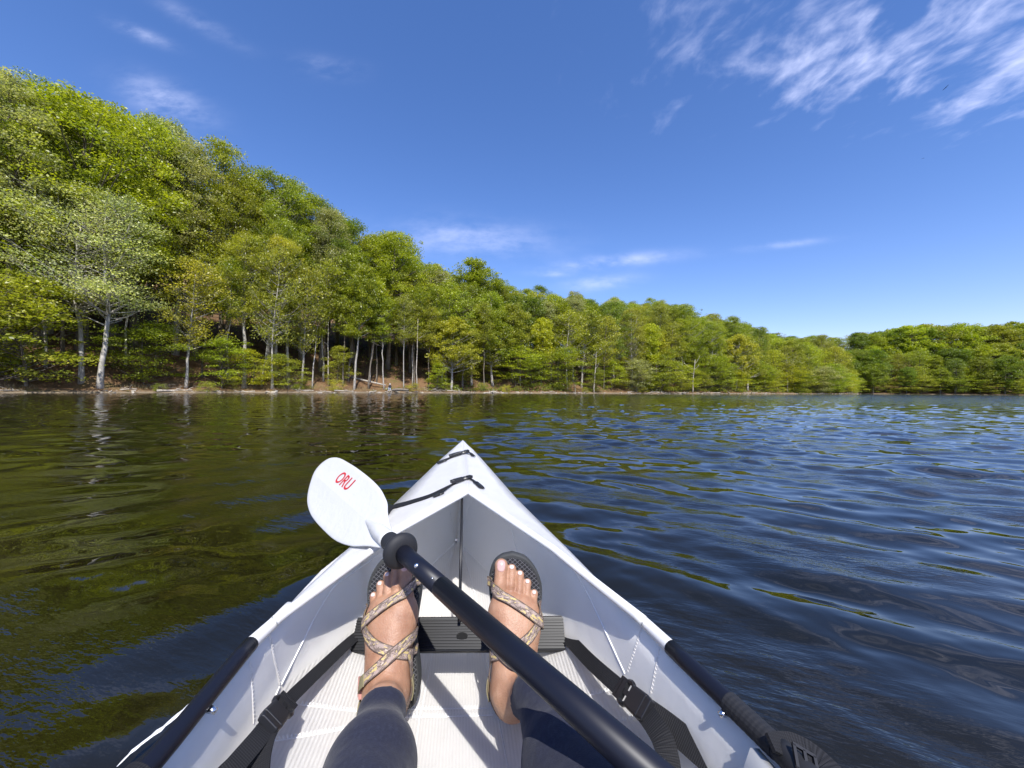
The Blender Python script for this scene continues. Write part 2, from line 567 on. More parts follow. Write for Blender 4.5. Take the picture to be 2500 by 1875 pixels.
def bark(name, c_lo, c_hi):
    m, t, b = principled(name, c_hi, 0.9, 0.15)
    tc = t.n('ShaderNodeTexCoord')
    mp = t.n('ShaderNodeMapping', {'Vector': tc.outputs['Object'], 'Scale': (5, 5, 1.1)})
    nn = t.n('ShaderNodeTexNoise', {'Vector': mp.outputs[0], 'Scale': 1.6, 'Detail': 6.0, 'Roughness': 0.7})
    t.t.links.new(t.ramp(nn.outputs[0], [(0.32, c_lo), (0.62, c_hi)]), b.inputs['Base Color'])
    t.t.links.new(t.n('ShaderNodeBump', {'Height': nn.outputs[0], 'Strength': 0.7, 'Distance': 0.05}).outputs[0], b.inputs['Normal'])
    return m


m_bark = bark('grey_brown_bark', (0.075, 0.06, 0.045), (0.24, 0.205, 0.16))
m_pale = bark('pale_bark', (0.17, 0.15, 0.12), (0.55, 0.51, 0.44))
m_dead = bark('bleached_wood', (0.22, 0.19, 0.15), (0.58, 0.52, 0.43))


def unit(a):
    return a / (np.linalg.norm(a, axis=-1, keepdims=True) + 1e-12)


def leaf_mesh(name, P, size, r, up=0.55, tone=None):
    """one small folded diamond per leaf"""
    n = len(P)
    N = unit(r.normal(size=(n, 3)) + np.array([0, 0, up * 2]))
    T = unit(np.cross(N, r.normal(size=(n, 3))))
    B = np.cross(N, T)
    s = (size * r.uniform(0.65, 1.35, n))[:, None]
    V = np.stack([P + T * s * 0.72, P + B * s * 0.42 + N * s * 0.12, P - T * s * 0.72, P - B * s * 0.42 + N * s * 0.12], 1).reshape(-1, 3)
    F = np.arange(4 * n).reshape(n, 4)
    me = mesh_np(name, V, F)
    tone = np.full(n, 0.5) if tone is None else tone
    at = me.attributes.new('tone', 'FLOAT', 'POINT')
    at.data.foreach_set('value', np.repeat(tone, 4).astype(np.float32))
    return me


def grow(name, seed, H, cb, R, ncl, per, leaf, trunk_r, flat=0.5, prof='round', rc=0.075, wob=0.35, limb=1.0, fork=0):
    """returns (trunk mesh, crown mesh) of one tree; base at the origin"""
    r = np.random.default_rng(seed)
    tr = MB()
    hs = np.linspace(-0.6, H * 0.9, 12)
    wx = np.cumsum(r.normal(size=12)) * wob * 0.3
    wy = np.cumsum(r.normal(size=12)) * wob * 0.3
    wx -= np.interp(0, hs, wx)
    wy -= np.interp(0, hs, wy)
    stem = np.stack([wx * np.clip(hs / H * 3, 0, 1), wy * np.clip(hs / H * 3, 0, 1), hs], 1)
    rr = trunk_r * np.clip(1 - hs / H * 0.95, 0.08, 1) ** 0.85
    rr[:2] *= (1.45, 1.12)
    tr.tube(stem, rr, 8)
    n0 = ncl
    ncl = int(ncl * 1.6)
    tf = r.random(ncl) ** 0.85
    cz = H * (cb + (1 - cb) * tf)
    if prof == 'round':
        Rt = R * np.sqrt(np.clip(1 - ((tf - 0.42) / 0.6) ** 2, 0.05, 1))
    elif prof == 'cone':
        Rt = R * (1 - 0.75 * tf)
    else:
        Rt = R * np.clip(0.55 + 0.6 * tf, 0, 1) * np.sqrt(np.clip(1.06 - tf ** 4, 0.05, 1))
    th = r.random(ncl) * 2 * math.pi
    lob = 1 + 0.22 * np.sin(th * 2 + seed) + 0.16 * np.sin(th * 3 + seed * 2.1 + tf * 5)
    ro = Rt * lob * r.random(ncl) ** 0.42 * r.uniform(0.85, 1.18, ncl)
    sxy = np.stack([np.interp(cz, hs, stem[:, 0]), np.interp(cz, hs, stem[:, 1])], 1)
    C = np.stack([sxy[:, 0] + np.cos(th) * ro, sxy[:, 1] + np.sin(th) * ro, cz], 1)
    kk = 2.2 * math.pi / (R * 1.1)
    ph = r.random(6) * 6.28
    vd = np.sin(C[:, 0] * kk + ph[0]) * np.sin(C[:, 2] * kk * 0.9 + ph[1]) + np.sin(C[:, 1] * kk + ph[2]) * np.sin(C[:, 2] * kk * 0.7 + ph[3]) + 0.5 * np.sin((C[:, 0] + C[:, 1]) * kk * 0.6 + ph[4])
    sel = np.argsort(-vd - 0.5 * r.random(ncl))[:n0]
    C, cz, ro, tf = C[sel], cz[sel], ro[sel], tf[sel]
    ncl = n0
    for i in range(ncl):
        if r.random() > limb:
            continue
        za = max(H * cb * 0.8, cz[i] - ro[i] * r.uniform(0.35, 0.8) - 0.3)
        a = np.array([np.interp(za, hs, stem[:, 0]), np.interp(za, hs, stem[:, 1]), za])
        b_ = C[i]
        mid = a * 0.45 + b_ * 0.55 + np.array([r.normal() * 0.2, r.normal() * 0.2, -0.08 * ro[i] + r.normal() * 0.15])
        ra = float(np.interp(za, hs, rr)) * r.uniform(0.28, 0.6)
        tr.tube(smooth_path([a, mid, b_], 5), np.linspace(max(ra, 0.018), 0.012, 5), 4, cap=False)
        for _ in range(2):
            e = b_ + unit(r.normal(size=3) + np.array([0, 0, 0.4])) * rc * H * 0.9
            tr.tube(np.array([mid * 0.4 + b_ * 0.6, (mid + b_) / 4 + e / 2, e]), [0.014, 0.011, 0.006], 3, cap=False)
    rcs = rc * H * r.choice([0.55, 0.8, 1.0, 1.25, 1.6], ncl)
    cnt = (per * (rcs / (rc * H)) ** 1.5).astype(int) + 3
    own = np.repeat(np.arange(ncl), cnt)
    off = r.normal(size=(len(own), 3))
    off = unit(off) * (r.random(len(own)) ** 0.45)[:, None] * np.array([1, 1, flat])
    P = C[own] + off * rcs[own][:, None] * 1.25
    P[:, 2] -= 0.35 * (off[:, 0] ** 2 + off[:, 1] ** 2) * rcs[own] * 0.6
    return tr.mesh(name + '_trunk', True), leaf_mesh(name + '_crown', P, leaf, r, up=0.35 + 0.4 * (flat < 0.35), tone=np.clip(r.normal(0.5, 0.28, ncl), 0, 1)[own])


VAR = {
    'broad': [grow('broad', 100 + i, 22, 0.30, 5.6, 230, 58, 0.26, 0.30, 0.60, 'round', 0.040, limb=0.42) for i in range(3)],
    'tall': [grow('tall', 200 + i, 26, 0.42, 4.4, 215, 56, 0.25, 0.30, 0.60, 'top', 0.034, limb=0.42) for i in range(3)],
    'airy': [grow('airy', 300 + i, 22, 0.34, 4.6, 110, 44, 0.23, 0.22, 0.5, 'top', 0.055, limb=0.95) for i in range(3)],
    'pale': [grow('pale', 400 + i, 20, 0.40, 5.0, 120, 75, 0.125, 0.20, 0.36, 'top', 0.055, wob=0.5, limb=0.9) for i in range(2)],
    'layered': [grow('layered', 500 + i, 9, 0.06, 3.4, 95, 75, 0.15, 0.09, 0.27, 'round', 0.10, wob=0.55, limb=0.8) for i in range(3)],
    'great': [grow('great', 700 + i, 30, 0.30, 7.2, 330, 84, 0.19, 0.42, 0.58, 'round', 0.031, limb=0.5) for i in range(2)],
    'lofty': [grow('lofty', 750 + i, 32, 0.42, 5.0, 280, 76, 0.165, 0.36, 0.58, 'top', 0.026, limb=0.55) for i in range(3)],
    'slender': [grow('slender', 800 + i, 22, 0.52, 2.9, 120, 42, 0.18, 0.15, 0.5, 'top', 0.033, wob=0.45, limb=0.8) for i in range(3)],
    'shrub': [grow('shrub', 600 + i, 2.4, 0.05, 1.5, 34, 55, 0.075, 0.03, 0.55, 'round', 0.16, wob=0.1, limb=0.5) for i in range(2)],
}
for k, lst in VAR.items():
    for tm, cm in lst:
        tm.materials.append(m_pale if k in ('pale',) else m_bark)
        cm.materials.append(m_leaf)
PALE_TRUNK = {}
for k in ('broad', 'tall', 'airy', 'pale', 'great', 'slender', 'lofty'):
    PALE_TRUNK[k] = []
    for tm, cm in VAR[k]:
        c = tm.copy()
        c.materials.clear()
        c.materials.append(m_pale)
        PALE_TRUNK[k].append(c)
REFH = {'broad': 22.6, 'tall': 26.8, 'airy': 22.6, 'pale': 20.4, 'great': 30.6, 'lofty': 32.5, 'slender': 22.4, 'layered': 9.6, 'shrub': 2.7}
GREENS = {
    'bright': (0.285, 0.330, 0.018), 'deep': (0.150, 0.205, 0.018), 'mid': (0.225, 0.270, 0.020), 'olive': (0.265, 0.280, 0.032),
    'yellow': (0.350, 0.375, 0.020), 'rust': (0.340, 0.335, 0.032), 'pale': (0.44, 0.465, 0.215), 'grey': (0.31, 0.325, 0.14), 'blue': (0.15, 0.21, 0.06)}
WORDS = {'bright': 'bright spring green', 'deep': 'deep green', 'mid': 'mid green', 'olive': 'olive green', 'yellow': 'yellow green',
         'rust': 'rusty yellow green', 'pale': 'pale cream', 'grey': 'grey green', 'blue': 'dark bluish green'}
random.seed(5)


def plant(name, kind, tone, x, y, z, h, label, cat, group=None, vi=None, wide=1.0, lean=(0, 0), pale_trunk=False, rot=None):
    vi = random.randrange(len(VAR[kind])) if vi is None else vi
    tm, cm = VAR[kind][vi]
    if pale_trunk:
        tm = PALE_TRUNK[kind][vi]
    o = thing(name, label, cat, (x, y, z), group)
    s = h / REFH[kind]
    o.scale = (s * wide, s * wide, s)
    o.rotation_euler = (lean[0], lean[1], random.random() * 6.283 if rot is None else rot)
    part = add('trunk', tm, None, o)
    cr = add('crown', cm, None, o)
    g = GREENS[tone]
    j0 = random.uniform(0.88, 1.16)
    j = [j0, j0 * random.uniform(0.97, 1.06)]
    cr.color = (g[0] * j[0] * 1.32, g[1] * j[1] * 1.22, g[2] * j[0] * 1.1, 1)
    return o


def sky_limit(px):                           # top of the wood in the photograph, pixel row by pixel column
    return np.interp(px, [-400, 0, 100, 200, 330, 400, 430, 520, 640, 760, 860, 900, 960, 1000, 1060, 1160, 1190, 1250, 1400, 1560, 1700, 1800, 1900, 1960, 2000, 2100, 2250, 2400, 2500, 2800],
                     [60, 145, 180, 228, 232, 262, 318, 345, 410, 480, 500, 545, 558, 625, 640, 625, 660, 690, 698, 712, 738, 768, 806, 818, 815, 795, 778, 776, 766, 740])


def top_room(x, y, z):
    px, _ = pix((x, y, z))
    d = ray(px, float(sky_limit(px)))
    return float((CAMP + d * y / d[1])[2]) - z, px


MARKS = [(-250, 'the left edge of the photo'), (60, 'the low spreading tree'), (196, 'the twin stemmed pale tree'), (252, 'the white forked trunk'), (345, 'the heap of brushwood'), (455, 'the leaning grey trunk'),
         (560, 'the bright green sapling'), (677, 'the straight white dead trunk'), (800, 'the undercut bank'), (868, 'the leaning pale trunk'), (952, 'the angler'), (1020, 'the tangled branches'), (1105, 'the golden tree'),
         (1200, 'the middle of the shore'), (1272, 'the bare pale dead trunk'), (1345, 'the grey leafless tree'), (1449, 'the slim bleached trunk'), (1560, 'the yellow saplings'), (1690, 'the forked dead tree'),
         (1800, 'the low end of the ridge'), (1950, 'the wooded point'), (2085, 'the tip of the point'), (2180, 'the dark far cove'), (2300, 'the far bank'), (2420, 'the bare patch of far bank'), (2520, 'the right edge of the photo')]
USED = set()


def spot_label(what, px, rowtxt, h=None, mid=17):
    """a label no other thing has: look, row and nearest landmark"""
    near = sorted(MARKS, key=lambda m_: abs(m_[0] - px))[:4]
    size = [''] if h is None else ['', 'shorter ' if h < mid else 'taller ']
    for m_ in near:
        side = 'left of' if px < m_[0] else 'right of'
        for sz in size:
            for form in (f'{sz}{what} {rowtxt} behind {m_[1]}', f'{sz}{what} {rowtxt} just {side} {m_[1]}', f'{sz}{what} {rowtxt} well {side} {m_[1]}'):
                if form not in USED and len(form.split()) <= 16:
                    USED.add(form)
                    return form
    return form


def wood_label(kind, tone, px, d0, h):
    shape = {'broad': 'broad leafy tree', 'tall': 'tall round-topped tree', 'airy': 'thin airy tree', 'pale': 'pale budding tree', 'great': 'great spreading tree', 'slender': 'slender high-crowned tree', 'lofty': 'lofty upright tree'}[kind]
    row = 'near the water' if d0 < 8 else 'one row back' if d0 < 13 else 'on the slope' if d0 < 21 else 'high on the slope' if d0 < 32 else 'on the skyline'
    return spot_label(f'{WORDS[tone]} {shape}', px, row, h), ('trees of the wood on the near shore' if px < 2090 else 'trees on the far hillside')


# rows of the wood, front to back
for (d0, step, kinds) in ((5.0, 6.2, ('tall', 'airy', 'broad', 'airy')), (10, 6.4, ('broad', 'tall', 'airy', 'broad')),
                          (17, 6.8, ('broad', 'tall', 'broad', 'airy')), (26, 7.6, ('broad', 'tall', 'broad')), (38, 9.0, ('broad', 'tall'))):
    s = 30.0 + random.random() * 4
    while s < SL[-1] - 70:
        ss_, dd_ = s + random.uniform(-1.6, 1.6), d0 + random.uniform(-1.8, 1.8)
        s += step * random.uniform(0.85, 1.2) * (1.0 + 0.2 * (s > 230))
        x, y = shore_pt(ss_, dd_)
        z = float(hill_z(ss_, dd_))
        room, px = top_room(x, y, z)
        if (d0 > 20 and 330 < px < 640 and random.random() < 0.8) or (10 < d0 < 20 and 380 < px < 600 and random.random() < 0.4):
            continue
        if d0 < 8 and 205 < px < 560:
            continue
        if px < -420 or (d0 < 8 and px < 560 and random.random() < 0.55):
            continue
        kind = random.choice(kinds)
        if d0 < 8:
            tone = random.choice(['olive', 'yellow', 'mid', 'olive', 'rust', 'bright'] if px > 500 else ['mid', 'olive', 'grey'])
        else:
            tone = random.choice(['bright', 'mid', 'mid', 'deep', 'olive', 'bright', 'olive', 'grey'] if px < 1000 else ['mid', 'olive', 'mid', 'bright', 'grey', 'deep', 'olive'])
        if d0 < 8 and px < 1150:
            kind = random.choice(['slender', 'slender', 'lofty'])
        h = random.uniform(15, 24) if d0 < 8 else random.uniform(19, 29)
        if d0 > 12:
            h = max(h, room * random.uniform(0.80, 0.97))
        h = min(h, room * random.uniform(0.82, 1.0), 36)
        if h > 22 or px < 620:
            kind = {'broad': 'great', 'tall': 'lofty', 'airy': 'lofty'}.get(kind, kind)
        if h < 6:
            continue
        lab, grp = wood_label(kind, tone, px, d0, h)
        plant('tree', kind, tone, x, y, z - 0.1, h, lab, 'tree', grp, wide=random.uniform(0.9, 1.2), lean=(random.gauss(0, .04), random.gauss(0, .04)),
              pale_trunk=random.random() < 0.4)
# the far hillside
for (d0, step) in ((3, 7.5), (10, 8.0), (19, 8.5), (30, 9.5), (44, 10)):
    s = 40.0
    while s < FL[-1] - 3:
        ss_, dd_ = s + random.uniform(-2, 2), d0 + random.uniform(-2, 2)
        s += step * random.uniform(0.85, 1.2)
        x, y = shore_pt(ss_, dd_, FSH, FL)
        z = float(hill_z(ss_, dd_, True))
        room, px = top_room(x, y, z)
        if px < 1985 or px > 2680:
            continue
        h = random.uniform(15, 22) if d0 < 8 else random.uniform(18, 26)
        if d0 > 25:
            h = max(h, room * random.uniform(0.85, 1.0))
        h = min(h, max(room * random.uniform(0.86, 0.98) * (0.96 if px < 2170 else 1.0), 6), 36)
        kind = random.choice(['broad', 'broad', 'tall', 'airy'])
        tone = random.choice(['deep', 'mid', 'mid', 'olive', 'deep', 'bright'])
        lab, grp = wood_label(kind, tone, max(px, 2095), d0, h)
        plant('tree', kind, tone, x, y, z - 0.1, h, lab, 'tree', grp, wide=random.uniform(1.1, 1.4))


# trees the photograph singles out
def hero(name, kind, tone, px, base_py, d, h, label, lean_px=0, wide=1.0, vi=0, pale=True, rot=0.0, cat='tree'):
    """foot at pixel column px, d metres inland"""
    best = min(np.arange(0, SL[-1] - 60, 0.5), key=lambda s: abs(pix((*shore_pt(s, d), 0.8))[0] - px) + (1e6 if shore_pt(s, d)[1] < 5 else 0))
    x, y = shore_pt(best, d)
    z = float(hill_z(best, d))
    return plant(name, kind, tone, x, y, z - 0.05, h, label, cat, None, vi, wide, (0, lean_px), pale, rot)


hero('tree', 'pale', 'pale', 252, 926, 1.9, 22, 'pale cream budding tree with white forked trunk at the left waterline', 0.02, 1.25, 0)
hero('tree', 'pale', 'pale', 196, 905, 4.0, 22, 'pale budding tree with twin grey stems left of the white trunk', -0.03, 1.1, 1)
hero('tree', 'airy', 'rust', 455, 914, 2.6, 17, 'rusty yellow tree with a thick leaning grey trunk on the left bank', 0.09, 1.05, 1)
hero('tree', 'airy', 'olive', 665, 915, 2.2, 21, 'slender white barked tree behind yellow saplings at the bank', 0.02, 0.8, 2)
hero('tree', 'airy', 'olive', 735, 905, 3.2, 19, 'grey trunked tree leaning right above the undercut bank', 0.07, 0.9, 0)
hero('tree', 'tall', 'bright', 868, 918, 2.4, 21, 'bright green tree on a leaning pale trunk at the middle shore', 0.08, 0.8, 1)
hero('tree', 'great', 'bright', 190, 700, 11, 31, 'tall bright green tree crowning the left skyline', 0.0, 1.25, 0, False)
hero('tree', 'great', 'bright', 330, 700, 13, 33, 'large rounded bright green tree behind the pale budding trees', 0.0, 1.0, 1, False)
hero('tree', 'lofty', 'grey', 20, 700, 8, 30, 'tall grey green tree at the left edge of the photo', 0.0, 1.2, 1, False)
for (px, d, kd, tone, w_) in ((25, 12, 'lofty', 'grey', 1.15), (95, 14, 'great', 'mid', .9), (425, 13, 'lofty', 'mid', 1.1), (478, 12, 'lofty', 'grey', 1.0), (535, 12, 'great', 'bright', .85), (605, 14, 'lofty', 'olive', 1.15), (668, 12, 'great', 'mid', .8),
                              (735, 13, 'lofty', 'bright', 1.2), (795, 14, 'great', 'mid', .85), (862, 13, 'lofty', 'deep', 1.2), (905, 16, 'airy', 'olive', 1.2), (965, 14, 'tall', 'mid', 1.2), (1055, 15, 'airy', 'grey', 1.3), (1160, 16, 'tall', 'mid', 1.3),
                              (1225, 16, 'broad', 'olive', 1.1), (1300, 18, 'airy', 'rust', 1.3)):
    bs = min(np.arange(0, SL[-1] - 60, 0.5), key=lambda s: abs(pix((*shore_pt(s, d), 4.0))[0] - px))
    hx, hy = shore_pt(bs, d)
    hz = float(hill_z(bs, d))
    rm_, _ = top_room(hx, hy, hz)
    plant('tree', kd, tone, hx, hy, hz - 0.1, rm_ * random.uniform(0.90, 1.05), spot_label(f'{WORDS[tone]} tree reaching the skyline', px, 'high on the slope'), 'tree', None, None, w_ * min(1.0, 26 / rm_ + 0.2), (random.gauss(0, .03), random.gauss(0, .03)), random.random() < .3)
hero('tree', 'broad', 'rust', 1105, 930, 2.0, 14, 'round golden tree on twin thin trunks at the middle shore', 0.0, 1.2, 2)
hero('tree', 'airy', 'grey', 1345, 900, 9, 19, 'grey leafless looking tree among green crowns near the point', 0.0, 1.2, 0)
for i, (px, d, h, tone, lab) in enumerate((
        (60, 2.6, 12.5, 'olive', 'low spreading yellow green tree overhanging the bank at far left'),
        (-60, 2.0, 11, 'olive', 'leafy layered tree at the left edge beside the spreading one'),
        (345, 4.0, 8, 'mid', 'dark green layered sapling right of the white forked trunk'),
        (545, 2.2, 7.5, 'mid', 'bright green layered sapling right of the leaning grey trunk'),
        (625, 1.8, 6, 'yellow', 'yellow green sapling hanging over the undercut bank'),
        (700, 1.6, 5.5, 'olive', 'olive sapling with drooping sprays beside the undercut bank'))):
    hero('sapling', 'layered', tone, px, 900, d, h, lab, 0.0, 1.25, i % 3, False, i * 1.3, 'sapling')
s = 60.0
while s < SL[-1] - 75:
    dd_ = random.uniform(1.0, 6.0)
    s += random.uniform(2.2, 4.6) * (1.0 if s > 175 else 2.2)
    x, y = shore_pt(s, dd_)
    z = float(hill_z(s, dd_))
    px, _ = pix((x, y, z))
    if px < 720 or px > 2110 or (900 < px < 1010 and dd_ < 3):
        continue
    tone = random.choice(['yellow', 'bright', 'yellow', 'olive', 'mid', 'grey'] if px > 1150 else ['mid', 'olive', 'bright', 'olive'])
    zone = 'on the middle of the shore' if px < 1200 else 'along the wooded point'
    sh_ = random.uniform(5, 11.5) * (0.75 if px < 1100 else 1.15)
    plant('sapling', 'layered', tone, x, y, z - 0.05, sh_, spot_label(f'{WORDS[tone]} layered sapling', px, 'by the water', sh_, 9),
          'sapling', f'saplings {zone}', wide=random.uniform(1.0, 1.4))
for i in range(46):
    s = random.uniform(85, SL[-1] - 78)
    dd_ = random.uniform(0.5, 2.6)
    x, y = shore_pt(s, dd_)
    px, _ = pix((x, y, 0.5))
    if px < -50 or px > 2100 or 905 < px < 1000:
        continue
    tone = random.choice(['mid', 'olive', 'deep', 'olive', 'rust'])
    zone = 'on the left bank' if px < 560 else 'on the middle shore' if px < 1300 else 'by the wooded point'
    plant('shrub', 'shrub', tone, x, y, float(hill_z(s, dd_)) - 0.05, random.uniform(0.8, 2.2), spot_label(f'{WORDS[tone]} low shrub', px, 'on the bank'), 'shrub', f'low shrubs {zone}', wide=1.3)
s = 45
while s < FL[-1] - 3:
    s += random.uniform(4, 7)
    dd_ = random.uniform(0.3, 4)
    x, y = shore_pt(s, dd_, FSH, FL)
    px, _ = pix((x, y, 0.5))
    if px < 2040 or px > 2640:
        continue
    tone = random.choice(['mid', 'olive', 'deep'])
    plant('sapling', 'layered', tone, x, y, float(hill_z(s, dd_, True)) - 0.1, random.uniform(6, 12), spot_label(f'{WORDS[tone]} layered sapling', px, 'by the water'), 'sapling', 'saplings below the far hillside', wide=1.5)

# thin trunked trees standing along the bank
for (px, d, h, tone, ln_) in ((495, 6.5, 17, 'olive', .03), (560, 4.5, 18, 'mid', -.02), (600, 7, 20, 'bright', .0), (640, 3.5, 16, 'olive', .04), (705, 5.5, 19, 'mid', .05), (760, 2.6, 17, 'bright', -.03), (790, 6, 20, 'olive', .0),
                              (835, 4.2, 17, 'mid', .02), (898, 2.6, 19, 'bright', .05), (915, 5.2, 18, 'olive', -.02), (938, 3.4, 16, 'mid', .06), (985, 2.4, 17, 'olive', .03), (1005, 4.6, 18, 'bright', -.03), (1045, 2.8, 16, 'olive', .02),
                              (1078, 4.0, 17, 'mid', .0), (1128, 2.0, 20, 'mid', .01), (1180, 3.5, 18, 'olive', .03), (110, 7.0, 22, 'olive', .02), (150, 9.0, 25, 'mid', -.02), (300, 8.0, 22, 'mid', .0), (380, 7.0, 19, 'olive', .04)):
    hero('tree', 'slender', tone, px, 900, d, h, spot_label(f'{WORDS[tone]} slender high-crowned tree', px, 'with a bare grey trunk'), ln_, random.uniform(.85, 1.15), random.randrange(3), random.random() < 0.6, random.random() * 6)
# bare standing trunks
def snag(px, d, h, r, label, fork=False, lean=0.0, seed=1, pale=True):
    best = min(np.arange(0, SL[-1] - 60, 0.5), key=lambda s: abs(pix((*shore_pt(s, d), 0.8))[0] - px))
    x, y = shore_pt(best, d)
    z = float(hill_z(best, d))
    rr = np.random.default_rng(seed)
    o = thing('dead_tree', label, 'dead tree', (x, y, z))
    mb = MB()
    n = 8
    p = np.stack([np.cumsum(rr.normal(size=n)) * 0.07 + lean * np.linspace(0, h, n), np.cumsum(rr.normal(size=n)) * 0.05, np.linspace(-0.4, h, n)], 1)
    mb.tube(p, np.linspace(r, r * 0.35, n), 7)
    add('trunk', mb.mesh('dead_trunk', True), m_dead if pale else m_bark, o)
    for k in range(4 if fork else 2):
        i = rr.integers(n // 2, n - 1)
        dr = np.array([rr.choice([-1, 1]) * rr.uniform(0.5, 1), rr.normal() * 0.4, rr.uniform(0.3, 1.0)])
        L_ = h * rr.uniform(0.1, 0.28) * (1.4 if fork else 0.6)
        mb = MB()
        mb.tube(smooth_path([p[i], p[i] + dr * L_ * 0.5, p[i] + dr * L_ + np.array([0, 0, L_ * 0.3])], 5), np.linspace(r * 0.4, r * 0.12, 5), 5)
        add('limb', mb.mesh('dead_limb', True), m_dead if pale else m_bark, o)


snag(1449, 0.5, 10.5, 0.16, 'slim bleached dead trunk leaning slightly at the waterline near the point', lean=0.09, seed=3)
snag(1404, 0.4, 2.4, 0.10, 'short broken bleached stub beside the slim dead trunk', seed=4)
snag(1272, 4.5, 13, 0.13, 'bare pale dead trunk among dark green trees', seed=5)
snag(1690, 1.2, 10, 0.2, 'dead forked grey tree with bare limbs near the point', True, 0.06, 6)
snag(677, 6.0, 19, 0.2, 'tall straight white dead trunk in the middle of the left wood', True, 0.0, 7)
snag(800, 4.0, 12, 0.12, 'thin pale dead trunk right of the undercut bank', False, 0.02, 8)
snag(1020, 2.5, 13, 0.12, 'thin pale dead trunk left of the golden tree', False, 0.0, 9)

# undergrowth: ground cover nobody could count
r = np.random.default_rng(77)
ns = 56000
s_ = r.uniform(40, SL[-1] - 70, ns)
d_ = 1.2 + 34 * r.random(ns) ** 1.7
patch = np.sin(s_ * 0.37) + np.sin(s_ * 0.13 + d_ * 0.5) + np.sin(d_ * 0.9 + s_ * 0.05)
kp = (patch > -0.9 + 1.6 * (s_ < 130) * (d_ < 9)) & ~((s_ < 120) & (d_ < 7))
s_, d_ = s_[kp], d_[kp]
x_, y_ = shore_pt(s_, d_)
z_ = hill_z(s_, d_) + 0.05 + np.abs(r.normal(size=len(s_))) * (0.35 + 0.4 * (s_ > 150) + 1.1 * (d_ > 8))
ug = add('undergrowth', leaf_mesh('undergrowth', np.stack([x_, y_, z_], 1), 0.22, r, 0.6, r.random(len(x_))), m_leaf)
ug.color = (0.19, 0.23, 0.022, 1)
tag(ug, 'low green undergrowth covering the wooded slope', None, None, 'stuff')
# dry grass and litter on the left bank
ns = 9000
s_ = r.uniform(48, 150, ns)
d_ = 0.5 + 3.2 * r.random(ns)
kp = np.sin(s_ * 0.5) + np.sin(s_ * 0.23 + 2) > -0.2
s_, d_ = s_[kp], d_[kp]
n = len(s_)
x_, y_ = shore_pt(s_, d_)
base = np.stack([x_, y_, hill_z(s_, d_) - 0.03], 1)
lx = r.normal(size=(n, 3)) * np.array([0.12, 0.12, 0])
hh = r.uniform(0.15, 0.55, n)[:, None]
side = unit(r.normal(size=(n, 3)) * np.array([1, 1, 0])) * 0.016
V = np.stack([base - side, base + side, base + lx + np.array([0, 0, 1]) * hh], 1).reshape(-1, 3)
m_dry, t, b = principled('dry_grass', (0.30, 0.235, 0.12), 0.9, 0.1)
rp = t.n('ShaderNodeNewGeometry').outputs['Random Per Island']
t.t.links.new(t.ramp(rp, [(0, (0.16, 0.13, 0.055)), (0.5, (0.27, 0.205, 0.10)), (0.8, (0.36, 0.29, 0.17)), (1, (0.12, 0.14, 0.03))]), b.inputs['Base Color'])
tag(add('dry_grass', mesh_np('dry_grass', V, np.arange(3 * n).reshape(n, 3)), m_dry), 'dry straw coloured grass on the left bank', None, None, 'stuff')

# pale stones and sticks washed up along the waterline: stuff
r = np.random.default_rng(78)
mb = MB()
for k in range(1900):
    s = r.uniform(42, SL[-1] - 75)
    d = r.uniform(-0.1, 0.95)
    if math.sin(s * 0.8) + math.sin(s * 0.27 + 1) + math.sin(s * 2.3) < r.uniform(-0.6, 1.0):
        continue
    x, y = shore_pt(s, d)
    z = float(hill_z(s, d))
    a = r.uniform(0.05, 0.2)
    e = unit(r.normal(size=3) * np.array([1, 1, 0.1]))
    f = np.cross([0, 0, 1], e)
    mb.box((x, y, z + 0.02), e * a * r.uniform(0.8, 2.2), f * a * 0.7, np.array([0, 0, a * 0.3]))
m_stone, t, b = principled('shore_stones', (0.5, 0.44, 0.34), 0.85, 0.2)
rp = t.n('ShaderNodeNewGeometry').outputs['Random Per Island']
t.t.links.new(t.ramp(rp, [(0, (0.2, 0.17, 0.12)), (0.5, (0.45, 0.39, 0.30)), (1, (0.66, 0.6, 0.5))]), b.inputs['Base Color'])
tag(add('shore_stones', mb.mesh('shore_stones'), m_stone), 'pale stones and flat slabs along the waterline', None, None, 'stuff')

